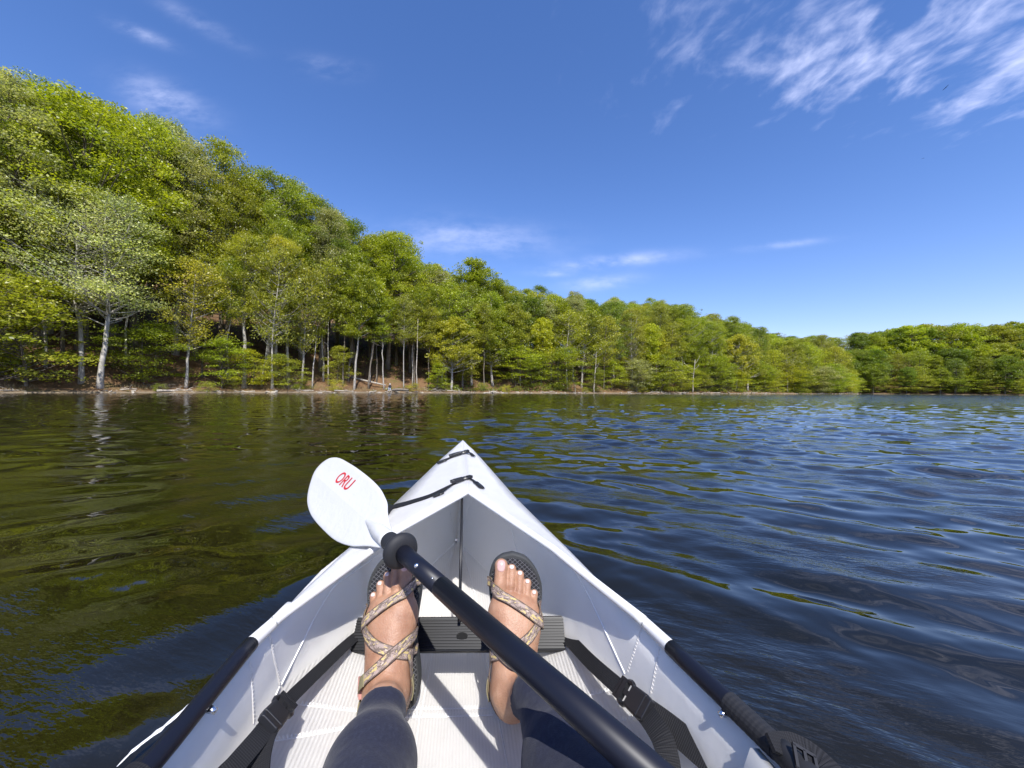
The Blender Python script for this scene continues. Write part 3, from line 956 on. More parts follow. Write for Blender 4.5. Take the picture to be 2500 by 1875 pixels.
# driftwood: each log a thing
LOGM = []
for k in range(4):
    r = np.random.default_rng(900 + k)
    mb = MB()
    n = 9
    p = np.stack([np.linspace(-1.5, 1.5, n), np.cumsum(r.normal(size=n)) * 0.06, 0.05 + np.abs(np.cumsum(r.normal(size=n))) * 0.03], 1)
    mb.tube(p, np.linspace(0.13, 0.05, n), 7)
    for j in range(3):
        i = r.integers(2, n - 1)
        e = np.array([r.uniform(-0.3, 0.6), r.choice([-1, 1]) * r.uniform(0.2, 0.5), r.uniform(0.15, 0.7)])
        mb.tube(smooth_path([p[i], p[i] + e * 0.5, p[i] + e + [0.1, 0, -0.1]], 5), np.linspace(0.05, 0.015, 5), 5)
    me = mb.mesh('driftwood_log', True)
    me.materials.append(m_dead)
    LOGM.append(me)
r = np.random.default_rng(33)
for k in range(95):
    s = r.uniform(46, SL[-1] - 78)
    d = r.uniform(-0.15, 1.0)
    x, y = shore_pt(s, d)
    px, _ = pix((x, y, 0.1))
    zone = 'along the left bank' if px < 640 else 'along the middle shore' if px < 1300 else 'along the wooded point'
    o = add('driftwood_log', LOGM[k % 4], None, None, (x, y, float(hill_z(s, max(d, 0.02))) + 0.03))
    tx, ty = shore_pt(s + 1, d)[0] - x, shore_pt(s + 1, d)[1] - y
    o.rotation_euler = (r.normal() * 0.1, r.normal() * 0.05, math.atan2(ty, tx) + r.normal() * 0.28 + math.pi * r.integers(0, 2))
    sc = r.uniform(0.45, 1.3)
    o.scale = (sc, sc * r.uniform(0.7, 1.2), sc * r.uniform(0.7, 1.1))
    tag(o, spot_label(['bleached driftwood log', 'crooked driftwood log', 'branchy driftwood log', 'thin pale driftwood log'][k % 4], px, 'at the waterline'), 'driftwood', f'driftwood {zone}')
# tangles of fallen branches
for (px, d, n_, lab) in ((405, 2.3, 34, 'heap of dead brushwood left of the leaning grey trunk'), (1062, 0.9, 23, 'tangle of bleached fallen branches left of the golden tree')):
    best = min(np.arange(0, SL[-1] - 60, 0.5), key=lambda s: abs(pix((*shore_pt(s, d), 0.8))[0] - px))
    x, y = shore_pt(best, d)
    r = np.random.default_rng(int(px))
    o = thing('brush_pile', lab, 'branches', (x, y, float(hill_z(best, d))))
    for j in range(n_):
        a = r.uniform(0, 6.28)
        L_ = r.uniform(0.7, 2.0)
        c = r.normal(size=3) * np.array([1.1, 0.5, 0.12]) + [0, 0, 0.35]
        e = np.array([math.cos(a), math.sin(a) * 0.6, r.uniform(-0.15, 0.45)]) * L_ / 2
        mb = MB()
        mb.tube(smooth_path([c - e, c + r.normal(size=3) * 0.12, c + e], 5), np.linspace(0.04, 0.012, 5), 4)
        add('branch', mb.mesh('branch'), m_dead if px > 1000 else m_bark, o)
# fallen trunk on the slope
best = min(np.arange(0, SL[-1] - 60, 0.5), key=lambda s: abs(pix((*shore_pt(s, 4.0), 0.8))[0] - 900))
x, y = shore_pt(best, 4.0)
mb = MB()
mb.tube([(-3.2, 0, 1.5), (0, 0, 0.75), (3.0, -0.1, 0.1)], [0.16, 0.15, 0.12], 7)
tag(add('fallen_log', mb.mesh('fallen_log', True), m_dead, None, (x, y, float(hill_z(best, 4.0)) + 0.1)), 'long pale fallen log sloping down the brown bank', 'log')

# ------------------------------------------------------------------ the kayak
m_hull = bpy.data.materials.new('white_corrugated_plastic')
m_hull.use_nodes = True
t = NT(m_hull.node_tree)
geo = t.n('ShaderNodeNewGeometry')
ps = t.n('ShaderNodeSeparateXYZ', {0: geo.outputs['Position']})
lat = t.m('ADD', ps.outputs[0], t.m('MULTIPLY', ps.outputs[1], 0.13))
wv_ = t.m('SINE', t.m('MULTIPLY', lat, 2 * math.pi / 0.0056))
nz_ = t.n('ShaderNodeSeparateXYZ', {0: geo.outputs['True Normal']}).outputs[2]
flr = t.sstep(t.m('ABSOLUTE', nz_), 0.45, 0.75)
no1 = t.n('ShaderNodeTexNoise', {'Vector': geo.outputs['Position'], 'Scale': 14.0, 'Detail': 5.0, 'Roughness': 0.6})
no2 = t.n('ShaderNodeTexNoise', {'Vector': geo.outputs['Position'], 'Scale': 160.0, 'Detail': 2.0})
bw = t.m('MULTIPLY', t.m('ADD', t.m('MULTIPLY', wv_, 0.5), 0.5), flr)
col = t.mix(bw, (0.935, 0.91, 0.87), (0.84, 0.82, 0.79))
col = t.mix(t.m('MULTIPLY', t.sstep(no1.outputs[0], 0.5, 0.75), 0.10), col, (0.5, 0.49, 0.46))
scm = t.n('ShaderNodeMapping', {'Vector': geo.outputs['Position'], 'Scale': (40, 9, 30), 'Rotation': (0.2, 0.1, 0.5)})
sc_ = t.n('ShaderNodeTexNoise', {'Vector': scm.outputs[0], 'Scale': 3.0, 'Detail': 4.0, 'Roughness': 0.7, 'Distortion': 0.6})
col = t.mix(t.m('MULTIPLY', t.sstep(sc_.outputs[0], 0.60, 0.72), 0.16), col, (0.55, 0.54, 0.50))
specks = t.sstep(no2.outputs[0], 0.80, 0.86)
col = t.mix(t.m('MULTIPLY', specks, 0.5), col, (0.25, 0.24, 0.22))
# the faint rusty smudge on the right wall
sp = at_drop(1352, 1368, 0.37)
dist = t.n('ShaderNodeVectorMath', {0: geo.outputs['Position'], 1: tuple(sp)}, operation='DISTANCE').outputs['Value']
sm_ = t.m('MULTIPLY', t.m('MULTIPLY', t.m('SUBTRACT', 1.0, t.sstep(dist, 0.008, 0.035)), t.sstep(no1.outputs[0], 0.38, 0.62)), 0.35)
col = t.mix(sm_, col, (0.62, 0.36, 0.33))
bmp = t.n('ShaderNodeBump', {'Height': t.m('ADD', t.m('MULTIPLY', wv_, t.m('MULTIPLY', flr, 0.0004)), t.m('MULTIPLY', no1.outputs[0], 0.0035)), 'Strength': 0.6, 'Distance': 1.0})
pb = t.n('ShaderNodeBsdfPrincipled', {'Base Color': col, 'Roughness': t.m('ADD', 0.30, t.m('MULTIPLY', no1.outputs[0], 0.2)), 'Specular IOR Level': 0.5, 'Normal': bmp.outputs[0]})
tr_ = t.n('ShaderNodeBsdfTranslucent', {'Color': (0.97, 0.96, 0.93, 1)})
mxs = t.n('ShaderNodeMixShader', {0: 0.5, 1: pb.outputs[0], 2: tr_.outputs[0]})
t.n('ShaderNodeOutputMaterial', {'Surface': mxs.outputs[0]})

m_deck, t, b = principled('white_deck_plastic', (0.70, 0.705, 0.715), 0.38, 0.5)
geo = t.n('ShaderNodeNewGeometry')
dn = t.n('ShaderNodeTexNoise', {'Vector': geo.outputs['Position'], 'Scale': 22.0, 'Detail': 5.0})
dn2 = t.n('ShaderNodeTexNoise', {'Vector': geo.outputs['Position'], 'Scale': 300.0, 'Detail': 2.0})
t.t.links.new(t.ramp(dn.outputs[0], [(0.3, (0.74, 0.73, 0.71)), (0.7, (0.80, 0.79, 0.77))]), b.inputs['Base Color'])
trd = t.n('ShaderNodeBsdfTranslucent', {'Color': (0.93, 0.93, 0.94, 1)})
mxd = t.n('ShaderNodeMixShader', {0: 0.36, 1: b.outputs[0], 2: trd.outputs[0]})
t.t.links.new(mxd.outputs[0], [q for q in t.t.nodes if q.type == 'OUTPUT_MATERIAL'][0].inputs[0])
t.t.links.new(t.n('ShaderNodeBump', {'Height': t.m('ADD', dn2.outputs[0], t.m('MULTIPLY', dn.outputs[0], 8.0)), 'Strength': 0.3, 'Distance': 0.001}).outputs[0], b.inputs['Normal'])
m_rim, _, _ = principled('white_rim_plastic', (0.72, 0.71, 0.68), 0.4)
m_seam, _, _ = principled('welded_white_seam', (0.84, 0.835, 0.81), 0.3)
m_alu, _, _ = principled('black_anodised_tube', (0.007, 0.008, 0.015), 0.44, 0.35)
m_blk, _, _ = principled('black_plastic', (0.012, 0.012, 0.014), 0.38, 0.5)
m_rub, _, _ = principled('black_rubber', (0.018, 0.018, 0.02), 0.65, 0.4)
m_steel, _, _ = principled('bright_steel', (0.7, 0.7, 0.72), 0.22, 0.5, 1.0)
m_web, t, b = principled('black_webbing', (0.011, 0.011, 0.013), 0.8, 0.3)
uvn = t.n('ShaderNodeUVMap')
su = t.n('ShaderNodeSeparateXYZ', {0: uvn.outputs[0]})
wx_ = t.m('SINE', t.m('MULTIPLY', su.outputs[0], 2 * math.pi / 0.0026))
wy_ = t.m('SINE', t.m('MULTIPLY', su.outputs[1], 2 * math.pi / 0.0030))
hh_ = t.m('ADD', t.m('MULTIPLY', wx_, 0.6), t.m('MULTIPLY', wy_, 0.25))
t.t.links.new(t.n('ShaderNodeBump', {'Height': hh_, 'Strength': 0.5, 'Distance': 0.0005}).outputs[0], b.inputs['Normal'])
t.t.links.new(t.mix(t.m('ADD', t.m('MULTIPLY', hh_, 0.5), 0.4, clamp=True), (0.006, 0.006, 0.007), (0.022, 0.022, 0.025)), b.inputs['Base Color'])

BOW = at_drop(1130, 1077, 0.23)
STEM = at_drop(1114, 1322, 0.55)


def aft(side, prof):
    return [(xc(y) + side * hw, y, z) for y, hw, z in prof]


GA = [(-1.15, 0.004, 0.34), (-0.8, 0.20, 0.26), (-0.4, 0.315, 0.225), (0.0, 0.335, 0.22), (0.2, 0.335, 0.22)]
CA = [(-1.15, 0.003, 0.20), (-0.8, 0.17, 0.11), (-0.4, 0.28, 0.09), (0.0, 0.30, 0.085), (0.3, 0.30, 0.09)]
KA = [(-1.15, 0.002, 0.10), (-0.8, 0.05, 0.01), (-0.4, 0.08, -0.01), (0.0, 0.085, -0.01), (0.4, 0.085, -0.01)]
g_l = aft(-1, GA) + [at_drop(384, 1853, .38), at_drop(605, 1582, .38), at_drop(672, 1520, .376), at_drop(791, 1390, .355), at_drop(859, 1337, .34), at_drop(1066, 1133, .275), BOW]
g_r = aft(1, GA) + [at_drop(1921, 1853, .38), at_drop(1624, 1571, .38), at_drop(1571, 1520, .376), at_drop(1440, 1404, .362), at_drop(1350, 1308, .345), at_drop(1288, 1252, .33), at_drop(1229, 1186, .30), at_drop(1152, 1096, .245), BOW]
c_l = aft(-1, CA) + [at_drop(689, 1679, .50), at_drop(1053, 1378, .53), STEM, BOW]
c_r = aft(1, CA) + [at_drop(1490, 1681, .51), at_drop(1379, 1573, .515), at_drop(1188, 1393, .535), STEM, BOW]
k_l = aft(-1, KA) + [at_drop(1024, 1755, .61), at_drop(1060, 1582, .61), STEM, BOW]
k_r = aft(1, KA) + [at_drop(1218, 1760, .61), at_drop(1183, 1582, .61), STEM, BOW]


def line_y(pts):
    P = np.array([np.asarray(p, float) for p in pts])
    return lambda y: np.stack([np.interp(y, P[:, 1], P[:, 0]), np.asarray(y, float) + 0 * np.interp(y, P[:, 1], P[:, 0]), np.interp(y, P[:, 1], P[:, 2])], -1)


GL, GR, CL, CR, KL, KR = map(line_y, (g_l, g_r, c_l, c_r, k_l, k_r))
ys = np.unique(np.concatenate([np.linspace(-1.15, BOW[1], 66), [STEM[1], 0.4, 0.57, 0.63]]))
rows = []
for y in ys:
    gl_, cl_, kl_, kr_, cr_, gr_ = (L(y) for L in (GL, CL, KL, KR, CR, GR))
    col_ = [gl_ + (cl_ - gl_) * u for u in (0, .33, .67)] + [cl_ + (kl_ - cl_) * u for u in (0, .5)] + [kl_, (kl_ + kr_) / 2, kr_] + \
           [kr_ + (cr_ - kr_) * u for u in (.5,)] + [cr_] + [cr_ + (gr_ - cr_) * u for u in (.33, .67, 1)]
    rows.append(col_)
HV = np.array(rows)
nr_, nc_ = HV.shape[:2]
ix = np.arange(nr_ * nc_).reshape(nr_, nc_)
hq = np.stack([ix[:-1, :-1], ix[:-1, 1:], ix[1:, 1:], ix[1:, :-1]], -1).reshape(-1, 4)
kayak = thing('kayak', 'white folding kayak of corrugated plastic with black gunwale tubes, pointing at the wooded shore', 'kayak', (0, 0, 0))
hull = add('hull', mesh_np('hull', HV.reshape(-1, 3), hq), m_hull, kayak)
so = hull.modifiers.new('thickness', 'SOLIDIFY')
so.thickness = 0.0045
so.offset = -1.0
BV_HULL = BVHTree.FromPolygons([Vector(v) for v in HV.reshape(-1, 3)], [list(map(int, f)) for f in hq])

# deck: two panels either side of a ridge, open to the cockpit along the rim
RID = at_drop(1136, 1117, .250)
APEX = at_drop(1143, 1204, .262)
JL, JR = at_drop(672, 1520, .370), at_drop(1571, 1520, .370)
in_l = [BOW, RID, APEX, at_drop(964, 1304, .310), at_drop(911, 1346, .330), at_drop(700, 1499, .366), JL]
ou_l = [BOW] + [GL(y) for y in (1.47, 1.12, 0.94, 0.86, 0.66)] + [at_drop(672, 1520, .376)]
in_r = [BOW, RID, APEX, at_drop(1244, 1272, .295), at_drop(1350, 1343, .325), at_drop(1425, 1404, .348), JR]
ou_r = [BOW] + [GR(y) for y in (1.47, 1.12, 0.98, 0.86, 0.75)] + [at_drop(1571, 1520, .376)]
BV_DECK = []


def loft(A_, B_, na_, nb_):
    A_, B_ = np.array(A_), np.array(B_)
    tt = np.linspace(0, len(A_) - 1, (len(A_) - 1) * na_ + 1)
    ti = np.arange(len(A_))
    a = np.stack([np.interp(tt, ti, A_[:, k]) for k in range(3)], 1)
    b_ = np.stack([np.interp(tt, ti, B_[:, k]) for k in range(3)], 1)
    g = np.stack([a + (b_ - a) * u for u in np.linspace(0, 1, nb_ + 1)], 1)
    n, m_ = g.shape[:2]
    ix = np.arange(n * m_).reshape(n, m_)
    return g.reshape(-1, 3), np.stack([ix[:-1, :-1], ix[:-1, 1:], ix[1:, 1:], ix[1:, :-1]], -1).reshape(-1, 4)


for nm, a, b_, fl in (('deck_panel', in_l, ou_l, False), ('deck_panel', in_r, ou_r, True)):
    v, f = loft(a, b_, 5, 4)
    v[:, 2] += 0.003
    f = f[:, ::-1] if fl else f
    o = add(nm, mesh_np(nm, v, f), m_deck, kayak)
    md = o.modifiers.new('thickness', 'SOLIDIFY')
    md.thickness = 0.004
    md.offset = 0
    BV_DECK.append((v, f))
vv = np.concatenate([BV_DECK[0][0], BV_DECK[1][0]])
ff = np.concatenate([BV_DECK[0][1], BV_DECK[1][1] + len(BV_DECK[0][0])])
BVD = BVHTree.FromPolygons([Vector(v) for v in vv], [list(map(int, f)) for f in ff])


def hit(px, py, bvh, off=0.0):
    d = Vector(ray(px, py)).normalized()
    p, n, i, dd = bvh.ray_cast(Vector(CAMP), d)
    if p is None:
        p, n, i, dd = bvh.find_nearest(Vector(CAMP) + d * 1.0)
    if n.dot(d) > 0:
        n = -n
    return np.array(p + n * off), np.array(n)


for pts, nm in ((in_l[2:], 'cockpit_rim'), (in_r[2:], 'cockpit_rim')):
    p = np.array(pts)
    tt = np.linspace(0, len(p) - 1, 40)
    p = np.stack([np.interp(tt, np.arange(len(p)), p[:, k]) for k in range(3)], 1)
    p[:, 2] += 0.003
    mb = MB()
    mb.tube(p, np.linspace(0.0062, 0.0085, 40), 10)
    add(nm, mb.mesh(nm, True), m_rim, kayak)
# folded lip between the deck end and the black tube
for L_, nm in ((GL, 'gunwale_lip'), (GR, 'gunwale_lip')):
    yy_ = np.linspace(0.565, 0.66, 8)
    mb = MB()
    mb.tube(L_(yy_) + np.array([0, 0, 0.002]), np.linspace(0.0105, 0.008, 8), 10)
    add(nm, mb.mesh(nm, True), m_rim, kayak)
    mb = MB()
    yy_ = np.linspace(-0.62, 0.575, 40)
    mb.tube(L_(yy_) + np.array([0, 0, 0.002]), 0.0112, 16)
    g = add('gunwale_tube', mb.mesh('gunwale_tube', True), m_alu, kayak)
    for y in (0.47, 0.26):
        s_ = 1 if L_ is GL else -1
        mb = MB()
        c = L_(np.array([y]))[0]
        mb.tube([c + [s_ * 0.008, 0, -0.006], c + [s_ * 0.0165, 0, -0.009]], [0.0042, 0.0036], 10)
        add('button', mb.mesh('button', True), m_steel, g)

# black strip of ridge cord under the deck, down to the foot bar
BAR_L, BAR_R = at_y(866, 1550, 0.80), at_y(1377, 1546, 0.80)
mb = MB()
mb.tube([APEX + [-0.015, -0.004, -0.006], at_y(1122, 1519, 0.795)], 0.0032, 8)
add('cord', mb.mesh('cord', True), m_blk, kayak)
o = add('stem_rivet', (lambda m_: (m_.box(hit(1115, 1322, BV_HULL, 0.003)[0], (.006, 0, 0), (0, .003, 0.003), (0, -.003, .006)), m_.mesh('stem_rivet'))[1])(MB()), m_steel, kayak)

# foot bar with grooved face
ex = unit(BAR_R - BAR_L)
ey = unit(np.array([0, 0.62, 0.79]) - ex * np.dot(ex, [0, 0.62, 0.79]))
ez = np.cross(ey, ex)
if ez[1] > 0:
    ez = -ez
prof = [(-0.031, -0.018)]
prof += [(-0.031, 0.0), (-0.029, 0.004)]
nrid = 11
for i in range(nrid):
    u0 = -0.027 + 0.054 * i / nrid
    du = 0.054 / nrid
    prof += [(u0 + du * 0.08, 0.0045), (u0 + du * 0.22, 0.0068), (u0 + du * 0.62, 0.0068), (u0 + du * 0.76, 0.0045)]
prof += [(0.029, 0.004), (0.031, 0.0), (0.031, -0.018)]
V = [BAR_L + ey * a + ez * b_ for a, b_ in prof] + [BAR_R + ey * a + ez * b_ for a, b_ in prof]
n = len(prof)
F = [[i, (i + 1) % n, n + (i + 1) % n, n + i] for i in range(n)] + [list(range(n))[::-1], list(range(n, 2 * n))]
m_bar, _, _ = principled('grooved_black_aluminium', (0.006, 0.006, 0.007), 0.45, 0.4, 0.0)
bar = add('foot_bar', mesh_np('foot_bar', V, F), m_bar, kayak)
mb = MB()
cc = BAR_L + (BAR_R - BAR_L) * 0.515 + ez * 0.0072 - ey * 0.004
mb.put([cc + ex * 0.0115 * math.cos(a) * (1 if abs(math.cos(a)) < .7 else 1.0) + ey * 0.0062 * math.sin(a) for a in np.linspace(0, 2 * math.pi, 24, endpoint=False)] +
       [cc - ez * 0.004 + ex * 0.0115 * math.cos(a) + ey * 0.0062 * math.sin(a) for a in np.linspace(0, 2 * math.pi, 24, endpoint=False)],
       [list(range(24))] + [[i, (i + 1) % 24, 24 + (i + 1) % 24, 24 + i] for i in range(24)])
m_hole, _, _ = principled('slot_painted_shade', (0.003, 0.003, 0.003), 0.7, 0.2)  # near-black disc paints the shade inside the open slot
add('slot', mb.mesh('slot'), m_hole, bar)


def buckle(name, c, e, up_, L_, W_, parent, T_=0.008):
    """side-release buckle: socket, two prongs, webbing bar"""
    c, e, up_ = np.asarray(c, float), unit(np.asarray(e, float)), np.asarray(up_, float)
    up_ = unit(up_ - e * np.dot(up_, e))
    s_ = np.cross(up_, e)
    mb = MB()
    for (a0, a1, w0, w1, th) in ((-0.50, -0.34, .42, .5, .9), (-0.34, 0.10, .5, .46, 1.0)):
        V = []
        for (a, w_) in ((a0, w0), (a1, w1)):
            for k_, z_ in ((-1, -1), (1, -1), (1, .7), (.8, 1), (-.8, 1), (-1, .7)):
                V.append(c + e * a * L_ + s_ * k_ * w_ * W_ + up_ * z_ * T_ / 2 * th)
        mb.put(V, [[i, (i + 1) % 6, 6 + (i + 1) % 6, 6 + i] for i in range(6)] + [[5, 4, 3, 2, 1, 0], [6, 7, 8, 9, 10, 11]])
    o = add(name, mb.mesh(name), m_blk, parent)
    bv = o.modifiers.new('soft', 'BEVEL')
    bv.width = T_ * 0.12
    bv.segments = 2
    mb = MB()
    for k_ in (-1, 1):
        mb.tube(smooth_path([c + e * 0.08 * L_ + s_ * k_ * 0.34 * W_, c + e * 0.2 * L_ + s_ * k_ * 0.47 * W_, c + e * 0.34 * L_ + s_ * k_ * 0.40 * W_], 6), T_ * 0.34, 6)
    mb.box(c + e * 0.17 * L_, e * 0.12 * L_, s_ * 0.11 * W_, up_ * T_ * 0.22)
    mb.box(c + e * 0.36 * L_, e * 0.06 * L_, s_ * 0.45 * W_, up_ * T_ * 0.38)
    mb.box(c + e * 0.49 * L_, e * 0.035 * L_, s_ * 0.45 * W_, up_ * T_ * 0.32)
    for k_ in (-1, 1):
        mb.box(c + e * 0.43 * L_ + s_ * k_ * 0.41 * W_, e * 0.07 * L_, s_ * 0.05 * W_, up_ * T_ * 0.36)
    add('buckle_prong', mb.mesh('buckle_prong'), m_blk, o)
    return o


UPV = np.array([0, 0, 1.0])


def webbing(name, P, nrm, width, n=24, parent=None, twist=None):
    p = smooth_path(P, n)
    nn = smooth_path(nrm, n) if len(np.shape(nrm)) == 2 else np.tile(nrm, (n, 1))
    return ribbon(p, nn, width, 0.0022, name, m_web, parent or kayak)


# foot bar straps, each with its buckle
s1 = webbing('strap', [BAR_L + ex * 0.02 - ez * 0.006, at_drop(862, 1560, .505), at_drop(738, 1676, .478), at_drop(694, 1722, .462)],
             [(0, -.6, .8), (.2, -.6, .8), (.45, -.5, .8), (.5, -.4, .8)], 0.020)
b1 = buckle('buckle', at_drop(680, 1738, .452), at_drop(694, 1722, .46) - at_drop(662, 1760, .448), (.55, -.45, .7), 0.068, 0.034, s1, 0.011)
webbing('strap', [at_drop(660, 1762, .448), at_drop(632, 1800, .446), at_drop(576, 1866, .446), at_drop(500, 1960, .445), (-0.30, 0.25, 0.16)],
        [(.5, -.4, .75), (.55, -.3, .75), (.6, -.2, .75), (.6, -.2, .75), (.6, 0, .75)], 0.024)
webbing('strap', [at_drop(656, 1770, .450), at_drop(640, 1812, .455), at_drop(630, 1862, .462), at_drop(622, 1940, .47), at_drop(610, 2040, .475)],
        [(.25, -.7, .6), (.1, -.8, .6), (.0, -.8, .6), (.0, -.7, .6), (0, -.6, .7)], 0.030)
s2 = webbing('strap', [BAR_R - ex * 0.02 - ez * 0.006, at_drop(1380, 1553, .503), at_drop(1440, 1614, .482), at_drop(1500, 1668, .464), at_drop(1520, 1684, .458)],
             [(0, -.6, .8), (-.3, -.6, .7), (-.6, -.4, .6), (-.4, -.5, .8), (-.4, -.5, .8)], [0.026] * 4 + [0.024] * 20)
b2 = buckle('buckle', at_drop(1545, 1705, .452), at_drop(1520, 1684, .458) - at_drop(1572, 1730, .446), (-.5, -.5, .75), 0.072, 0.034, s2, 0.011)
webbing('strap', [at_drop(1568, 1730, .448), at_drop(1596, 1768, .448), at_drop(1620, 1812, .452), at_drop(1634, 1870, .46), at_drop(1640, 1950, .47)],
        [(-.4, -.6, .7), (-.35, -.7, .6), (-.2, -.8, .55), (0, -.8, .55), (0, -.7, .6)], 0.028)
webbing('strap', [at_drop(1572, 1728, .45), at_drop(1640, 1778, .452), at_drop(1757, 1876, .452), at_drop(1900, 1990, .45), (0.28, 0.2, 0.16)],
        [(-.5, -.45, .7), (-.6, -.3, .7), (-.6, -.2, .7), (-.6, -.1, .7), (-.6, 0, .7)], 0.030)


# deck straps lie over the ridge
def deck_path(pxs, off):
    H_ = [hit(x, y, BVD, off) for x, y in pxs]
    return np.array([h[0] for h in H_]), np.array([h[1] for h in H_])


def chain(name, pxs, width, off=0.004, n=22):
    p, nn = deck_path(pxs, off)
    if not np.isscalar(width):
        width = np.interp(np.linspace(0, 1, n), np.linspace(0, 1, len(width)), width)
    return ribbon(smooth_path(p, n), smooth_path(nn, n), width, 0.002, name, m_web, kayak)


edge1 = GL(np.array([1.0]))[0]
ds1 = chain('deck_strap', [(910, 1262), (948, 1247), (994, 1232), (1050, 1214), (1085, 1196), (1112, 1183)], [.034, .034, .033, .028, .013, .012])
p_, n_ = deck_path([(1128, 1177), (1112, 1182), (1146, 1171), (1132, 1172)], 0.009)
buckle('buckle', p_[0], p_[2] - p_[1], n_[0], 0.062, 0.019, ds1, 0.010)
chain('strap_tail', [(1108, 1186), (1090, 1200), (1072, 1214)], .005, 0.006, 8)
p_, n_ = deck_path([(1071, 1212), (1084, 1208), (1064, 1216)], 0.006)
buckle('strap_toggle', p_[0], p_[1] - p_[2], n_[0], 0.028, 0.016, ds1, 0.006)
chain('strap_tab', [(1146, 1173), (1160, 1182), (1176, 1196)], [.012, .010, .016], 0.006, 8)
p_, n_ = deck_path([(1166, 1189), (1158, 1182), (1176, 1198)], 0.007)
buckle('strap_toggle', p_[0], p_[1] - p_[2], n_[0], 0.040, 0.017, ds1, 0.007)
ds2 = chain('deck_strap', [(1070, 1132), (1086, 1126), (1106, 1118)], [.026, .022, .014], 0.005, 12)
p_, n_ = deck_path([(1122, 1113), (1106, 1118), (1136, 1109)], 0.010)
buckle('buckle', p_[0], p_[2] - p_[1], n_[0], 0.075, 0.022, ds2, 0.011)
chain('strap_tab', [(1136, 1109), (1146, 1110), (1155, 1118)], [.014, .012, .016], 0.008, 8)
p_, n_ = deck_path([(1080, 1131), (1088, 1128), (1072, 1134)], 0.007)
buckle('strap_toggle', p_[0], p_[1] - p_[2], n_[0], 0.036, 0.016, ds2, 0.006)
# the strap carries on over the left edge down the outside
c0 = deck_path([(910, 1262)], 0.004)[0][0]
out_l = GL(np.array([c0[1] - 0.03]))[0]
ribbon(smooth_path([c0, out_l + [-0.004, 0, 0.006], out_l + [-0.010, 0, -0.05], out_l + [-0.006, 0, -0.16]], 14),
       smooth_path([(-.3, 0, 1), (-.8, 0, .5), (-1, 0, 0), (-1, 0, -.2)], 14), 0.026, 0.002, 'deck_strap', m_web, kayak)


# fold creases and welded seams inside the hull
def on_hull(pxs, step=7.0, off=0.0008):
    P = np.array(pxs, float)
    L_ = np.concatenate([[0], np.cumsum(np.linalg.norm(np.diff(P, axis=0), axis=1))])
    k_ = max(3, int(L_[-1] / step))
    tt = np.linspace(0, L_[-1], k_)
    H_ = [hit(np.interp(q_, L_, P[:, 0]), np.interp(q_, L_, P[:, 1]), BV_HULL, off) for q_ in tt]
    return np.array([h[0] for h in H_]), np.array([h[1] for h in H_])


def crease(pxs, r_=0.0016):
    p, _ = on_hull(pxs, 9.0, 0.0004)
    p = np.vstack([p[:1], (p[:-2] + p[1:-1] + p[2:]) / 3, p[-1:]])
    mb = MB()
    mb.tube(p, r_, 5)
    add('fold_crease', mb.mesh('fold_crease', True), m_seam, kayak)


def stitch(pxs, tooth=0.0062, gap=0.0058, wid=0.0016, two=True, mat=None):
    p, nn = on_hull(pxs, 6.0, 0.0006)
    L_ = np.concatenate([[0], np.cumsum(np.linalg.norm(np.diff(p, axis=0), axis=1))])
    mb = MB()
    mb.tube(p, 0.0008, 4)
    for q_ in np.arange(gap, L_[-1], gap):
        c = np.array([np.interp(q_, L_, p[:, k]) for k in range(3)])
        i = min(int(np.searchsorted(L_, q_)), len(p) - 1)
        T_ = unit(p[i] - p[i - 1])
        N_ = nn[i]
        B_ = unit(np.cross(N_, T_))
        w_ = random.uniform(0.7, 1.15)
        mb.box(c + B_ * tooth * 0.5 * (1 if two else 0.3), T_ * wid * 0.55, B_ * tooth * 0.5 * w_, N_ * 0.0009)
    add('weld_seam', mb.mesh('weld_seam'), mat or m_seam, kayak)


crease([(686, 1672), (773, 1498), (815, 1431), (985, 1312)])
crease([(1526, 1645), (1480, 1545), (1435, 1450), (1402, 1392)])
crease([(1106, 1335), (1060, 1582), (1024, 1755), (1008, 1880)], 0.0012)
crease([(1101, 1345), (1052, 1575), (1016, 1750)], 0.0007)
crease([(1128, 1338), (1160, 1450), (1183, 1582), (1218, 1760), (1242, 1880)], 0.0012)
crease([(1123, 1345), (1152, 1452), (1174, 1585), (1209, 1760)], 0.0007)
crease([(654, 1740), (682, 1676)], 0.0014)
for pl in ([(1112, 1324), (1053, 1378)], [(1118, 1324), (1188, 1393), (1379, 1573), (1490, 1681)], [(1112, 1318), (1105, 1285), (1098, 1244)], [(1119, 1312), (1133, 1270), (1152, 1222)],
           [(1246, 1284), (1256, 1320), (1266, 1358)]):
    stitch(pl, 0.004, 0.005, 0.0014, False)
for pl in ([(657, 1549), (668, 1610), (682, 1672)], [(608, 1612), (615, 1690), (618, 1767)], [(1567, 1530), (1548, 1590), (1531, 1642)], [(1611, 1576), (1600, 1635), (1588, 1695)]):
    stitch(pl, 0.0030, 0.0055, 0.0011, True, m_hull)
for pl in ([(728, 1721), (800, 1730), (878, 1739)], [(640, 1815), (750, 1798), (858, 1778)], [(985, 1733), (1100, 1731), (1203, 1730)], [(985, 1752), (1100, 1750), (1203, 1747)],
           [(1440, 1698), (1494, 1685)], [(1512, 1760), (1562, 1758)]):
    stitch(pl)

